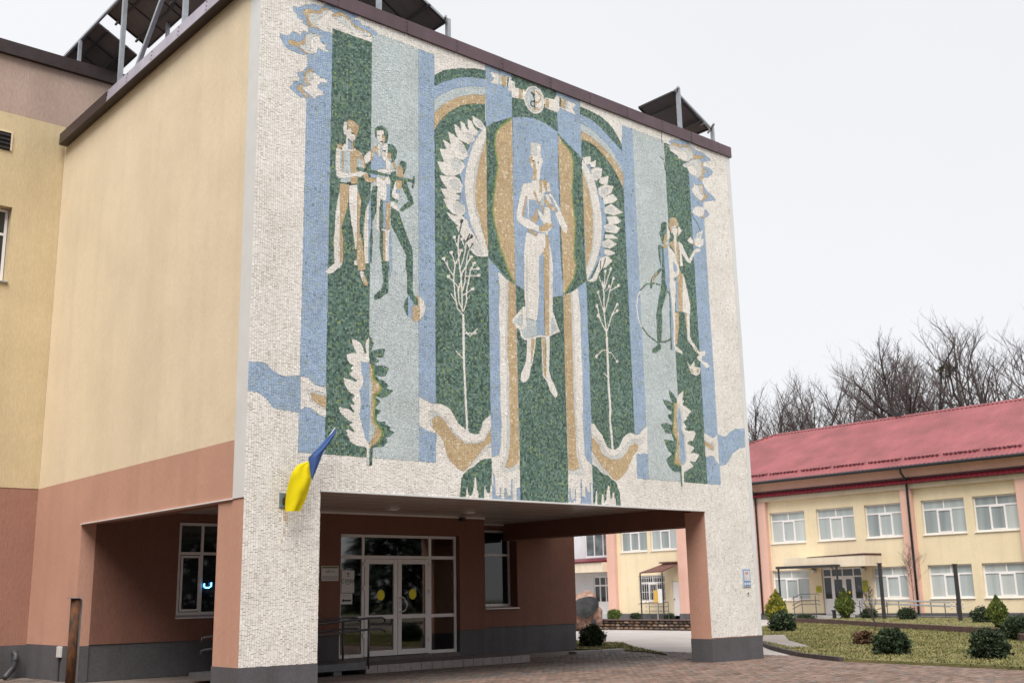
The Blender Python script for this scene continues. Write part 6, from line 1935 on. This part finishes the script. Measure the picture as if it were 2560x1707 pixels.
shrub('round_bush', 'low dark bush behind the bare sapling by the ramp', 'bush', 40.2, 13.2, 0.2, 0.42, 0.36, 1400, 0.11, 'dark', 7)
shrub('round_bush', 'flat dark bush on the corner of the brick edging before the annex porch', 'bush', 39.0, 16.0, 0.1, 0.55, 0.22, 1200, 0.11, 'dark', 8)
shrub('barberry_bush', 'small reddish bush beside the big dark bush on the lawn', 'bush', 19.7, 0.8, 0.07, 0.36, 0.28, 1500, 0.09, 'red', 9)
shrub('conifer', 'golden-green egg-shaped conifer beside the mosaic pillar', 'conifer', 31.0, 11.9, 0.07, 0.62, 0.80, 4600, 0.13, 'gold', 10, 'cone')
shrub('conifer', 'dark green egg-shaped conifer in front of the annex door', 'conifer', 40.0, 14.35, 0.2, 0.72, 0.72, 3800, 0.13, 'thuja', 11, 'cone')
shrub('conifer', 'green conifer near the right edge before the annex', 'conifer', 29.4, 1.6, 0.2, 0.50, 0.56, 3600, 0.11, 'thuja', 12, 'cone')
shrub('round_bush', 'dark dense bush on the small lawn seen through the passage', 'bush', 16.1, 8.05, 0.035, 0.46, 0.50, 4200, 0.085, 'dark', 13)
shrub('conifer', 'yellow-green conifer half hidden by the passage wall', 'conifer', 17.0, 10.3, 0.035, 0.42, 0.60, 2600, 0.10, 'gold', 14, 'cone')
shrub('round_bush', 'bright green clipped ball bush under the pink pilaster', 'bush', 42.3, 32.3, 0.12, 0.50, 0.42, 1800, 0.11, 'bright', 15)
shrub('round_bush', 'low green bush right of the clipped ball bush', 'bush', 42.4, 30.6, 0.1, 0.42, 0.24, 900, 0.11, 'dark', 16)
shrub('round_bush', 'low green bush at the foot of the grey side door', 'bush', 42.2, 27.7, 0.1, 0.36, 0.22, 800, 0.11, 'dark', 17)


# ------------------------------------------------------------------ bare trees
def bare_tree(name, label, x, y, h, seed, spread=0.30, trunk_r=0.17, group=None, levels=5, z0=0.0, first=0.34, cat='tree', minr=0.006):
    r = np.random.default_rng(seed)
    t = thing(name, label, cat, (x, y, z0), group)
    tr, cr = MB(), MB()

    def grow(p, d, L, rad, lev):
        n = 5 if lev == 0 else 3
        pts, rs = [p], [rad]
        for i in range(n):
            d = (d + Vector(r.normal(0, 0.07 if lev == 0 else 0.17, 3)) + Vector((0, 0, 0.05 * lev))).normalized()
            p = p + d * L / n
            pts.append(p)
            rs.append(rad * (1 - (0.62 if lev < levels - 1 else 0.8) * (i + 1) / n))
        (tr if lev <= 1 else cr).tube(pts, rs, 7 if lev == 0 else (5 if lev == 1 else 3), cap=False)
        if lev >= levels - 1:
            return
        k = int((9, 5, 5, 4, 3)[lev] * r.uniform(0.8, 1.25))
        for i in range(k):
            f = (first + (1 - first) * (i + r.random()) / k) if lev == 0 else (0.2 + 0.8 * (i + r.random()) / k)
            j = min(int(f * n), n - 1)
            q = pts[j].lerp(pts[j + 1], f * n - j)
            dd = (pts[j + 1] - pts[j]).normalized()
            az = r.uniform(0, 6.283)
            side = Vector((math.cos(az), math.sin(az), r.uniform(0.0, 0.5))).normalized()
            ang = (spread if lev == 0 else 0.42) * r.uniform(0.75, 1.35)
            nd = (dd * (1 - ang) + side * ang * 1.25).normalized()
            nl = L * (0.25 + 0.20 * math.sin(math.pi * f) if lev == 0 else 0.52) * r.uniform(0.75, 1.2)
            grow(q, nd, nl, max(minr * 1.4 if lev < 3 else minr, rs[j] * (0.62 if lev == 0 else 0.62)), lev + 1)
        if lev <= 1:
            grow(pts[-1], d, L * 0.32, rs[-1], lev + 1)
    grow(Vector((x, y, z0 - 0.1)), Vector((r.normal(0, .03), r.normal(0, .03), 1)).normalized(), h * 0.70, trunk_r, 0)
    sub(t, 'trunk', tr, 'bark', smooth=True)
    sub(t, 'crown', cr, 'twig')
    return t


TR = [(58, 32.2, 15.9), (60, 31.9, 16.6), (62, 31.8, 17.6), (64, 31.8, 18.2), (59, 27.3, 17.1), (61, 27.3, 17.9), (63, 27.4, 18.7), (58, 22.6, 17.2), (60, 22.6, 18.0), (62, 22.4, 18.5),
      (64, 22.6, 18.8), (59, 18.8, 17.9), (61, 18.7, 18.3), (63, 19.0, 18.8), (58, 15.1, 17.5), (60, 15.1, 18.1), (62, 15.2, 18.3), (64, 15.4, 18.7), (61, 12.2, 18.0), (60, 34.5, 16.0)]
ORD = ['first', 'second', 'third', 'fourth', 'fifth', 'sixth', 'seventh', 'eighth', 'ninth', 'tenth', 'eleventh', 'twelfth', 'thirteenth', 'fourteenth', 'fifteenth', 'sixteenth', 'seventeenth', 'eighteenth', 'nineteenth', 'twentieth']
pxs = sorted(range(len(TR)), key=lambda i: (Vector((TR[i][0], TR[i][1], 10)) - CAM).dot(r2) / (Vector((TR[i][0], TR[i][1], 10)) - CAM).dot(fw))
for rank, i in enumerate(pxs):
    x, y, h = TR[i]
    bare_tree('bare_tree', 'leafless tree behind the red roof, %s trunk from the left' % ORD[rank], x, y, h * (1.0 if y > 20 else 1.03), 200 + i, spread=0.34 + 0.05 * (i % 3), trunk_r=0.24 + 0.05 * (i % 2), group='leafless trees behind the red roof')
r_ = np.random.default_rng(77)
mi = thing('mistletoe', 'round green mistletoe ball high in a leafless tree', 'mistletoe', (60, 17.9, 15.2))
V, F, C = leaf_cloud((60.0, 17.95, 15.55), 0.46, 0.46, 0.40, 150, 0.24, [(0.085, 0.095, 0.045), (0.11, 0.12, 0.05), (0.06, 0.07, 0.04)], r_)
me = bpy.data.meshes.new('foliage'); me.from_pydata(V, [], F); face_colors(me, C); link('foliage', me, 'leaf', mi)
sub(mi, 'stalk', MB().tube([(60.0, 17.95, 14.9), (60, 17.95, 15.6)], 0.03, 5), 'bark')
bare_tree('bare_sapling', 'bare young sapling standing on the brick edging', 28.1, 5.55, 2.0, 501, spread=0.5, trunk_r=0.03, levels=4, first=0.35, cat='sapling', minr=0.004)
bare_tree('bare_sapling', 'thin bare sapling before the downpipe of the annex', 42.9, 12.35, 4.0, 502, spread=0.28, trunk_r=0.022, levels=4, first=0.5, cat='sapling', minr=0.004)


# ------------------------------------------------------------------ unseen spruces added to block low sky light; the door glass reflects them
rs_ = np.random.default_rng(31)
V, F, C = [], [], []
for i in range(5200):
    f = rs_.random() ** 0.75
    z = 1.0 + 14.0 * (1 - f) if False else 15.0 - 14.2 * f
    a = rs_.uniform(0, 6.283)
    rad = (0.35 + 4.2 * f) * math.sqrt(rs_.uniform(0.25, 1)) * (1 + 0.2 * math.sin(a * 5 + z * 2))
    p = Vector((math.cos(a) * rad, math.sin(a) * rad, z))
    ax = Vector((math.cos(a), math.sin(a), -0.35 + rs_.normal(0, .2))).normalized()
    bx = ax.cross(Vector((rs_.normal(0, .3), rs_.normal(0, .3), 1))).normalized()
    L = 0.55 * rs_.uniform(0.6, 1.4)
    b = len(V)
    V += [tuple(p - bx * L * .4), tuple(p + ax * L), tuple(p + bx * L * .4), tuple(p - ax * L * .5)]
    F.append((b, b + 1, b + 2, b + 3))
    C.append(np.array((0.022, 0.036, 0.022)) * rs_.uniform(0.6, 1.5))
sp_me = bpy.data.meshes.new('crown')
sp_me.from_pydata(V, [], F)
face_colors(sp_me, np.array(C))
sp = thing('blocker_spruce', 'dark spruce added out of view to block low sky light', 'tree', (0, 0, 0), 'added spruces out of view that block low sky')
link('crown', sp_me, 'leaf', sp)
sub(sp, 'trunk', MB().tube([(0, 0, -0.1), (0, 0, 7), (0, 0, 14.5)], [0.28, 0.18, 0.03], 8), 'bark')
spots = [(-42 + 9.5 * k, -33 - 5 * (k % 2)) for k in range(9)] + [(-20.5 - 3 * (k % 2), -28 + 4.6 * k) for k in range(8)]
for k, (x, y) in enumerate(spots):
    o = sp if k == 0 else tree_copy(sp, (0, 0, 0))
    o.location = (x, y, 0)
    o.rotation_euler = (0, 0, 1.7 * k)
    o.scale = (1.3, 1.3, 1.45) if k >= 9 else (0.9, 0.9, 0.85)
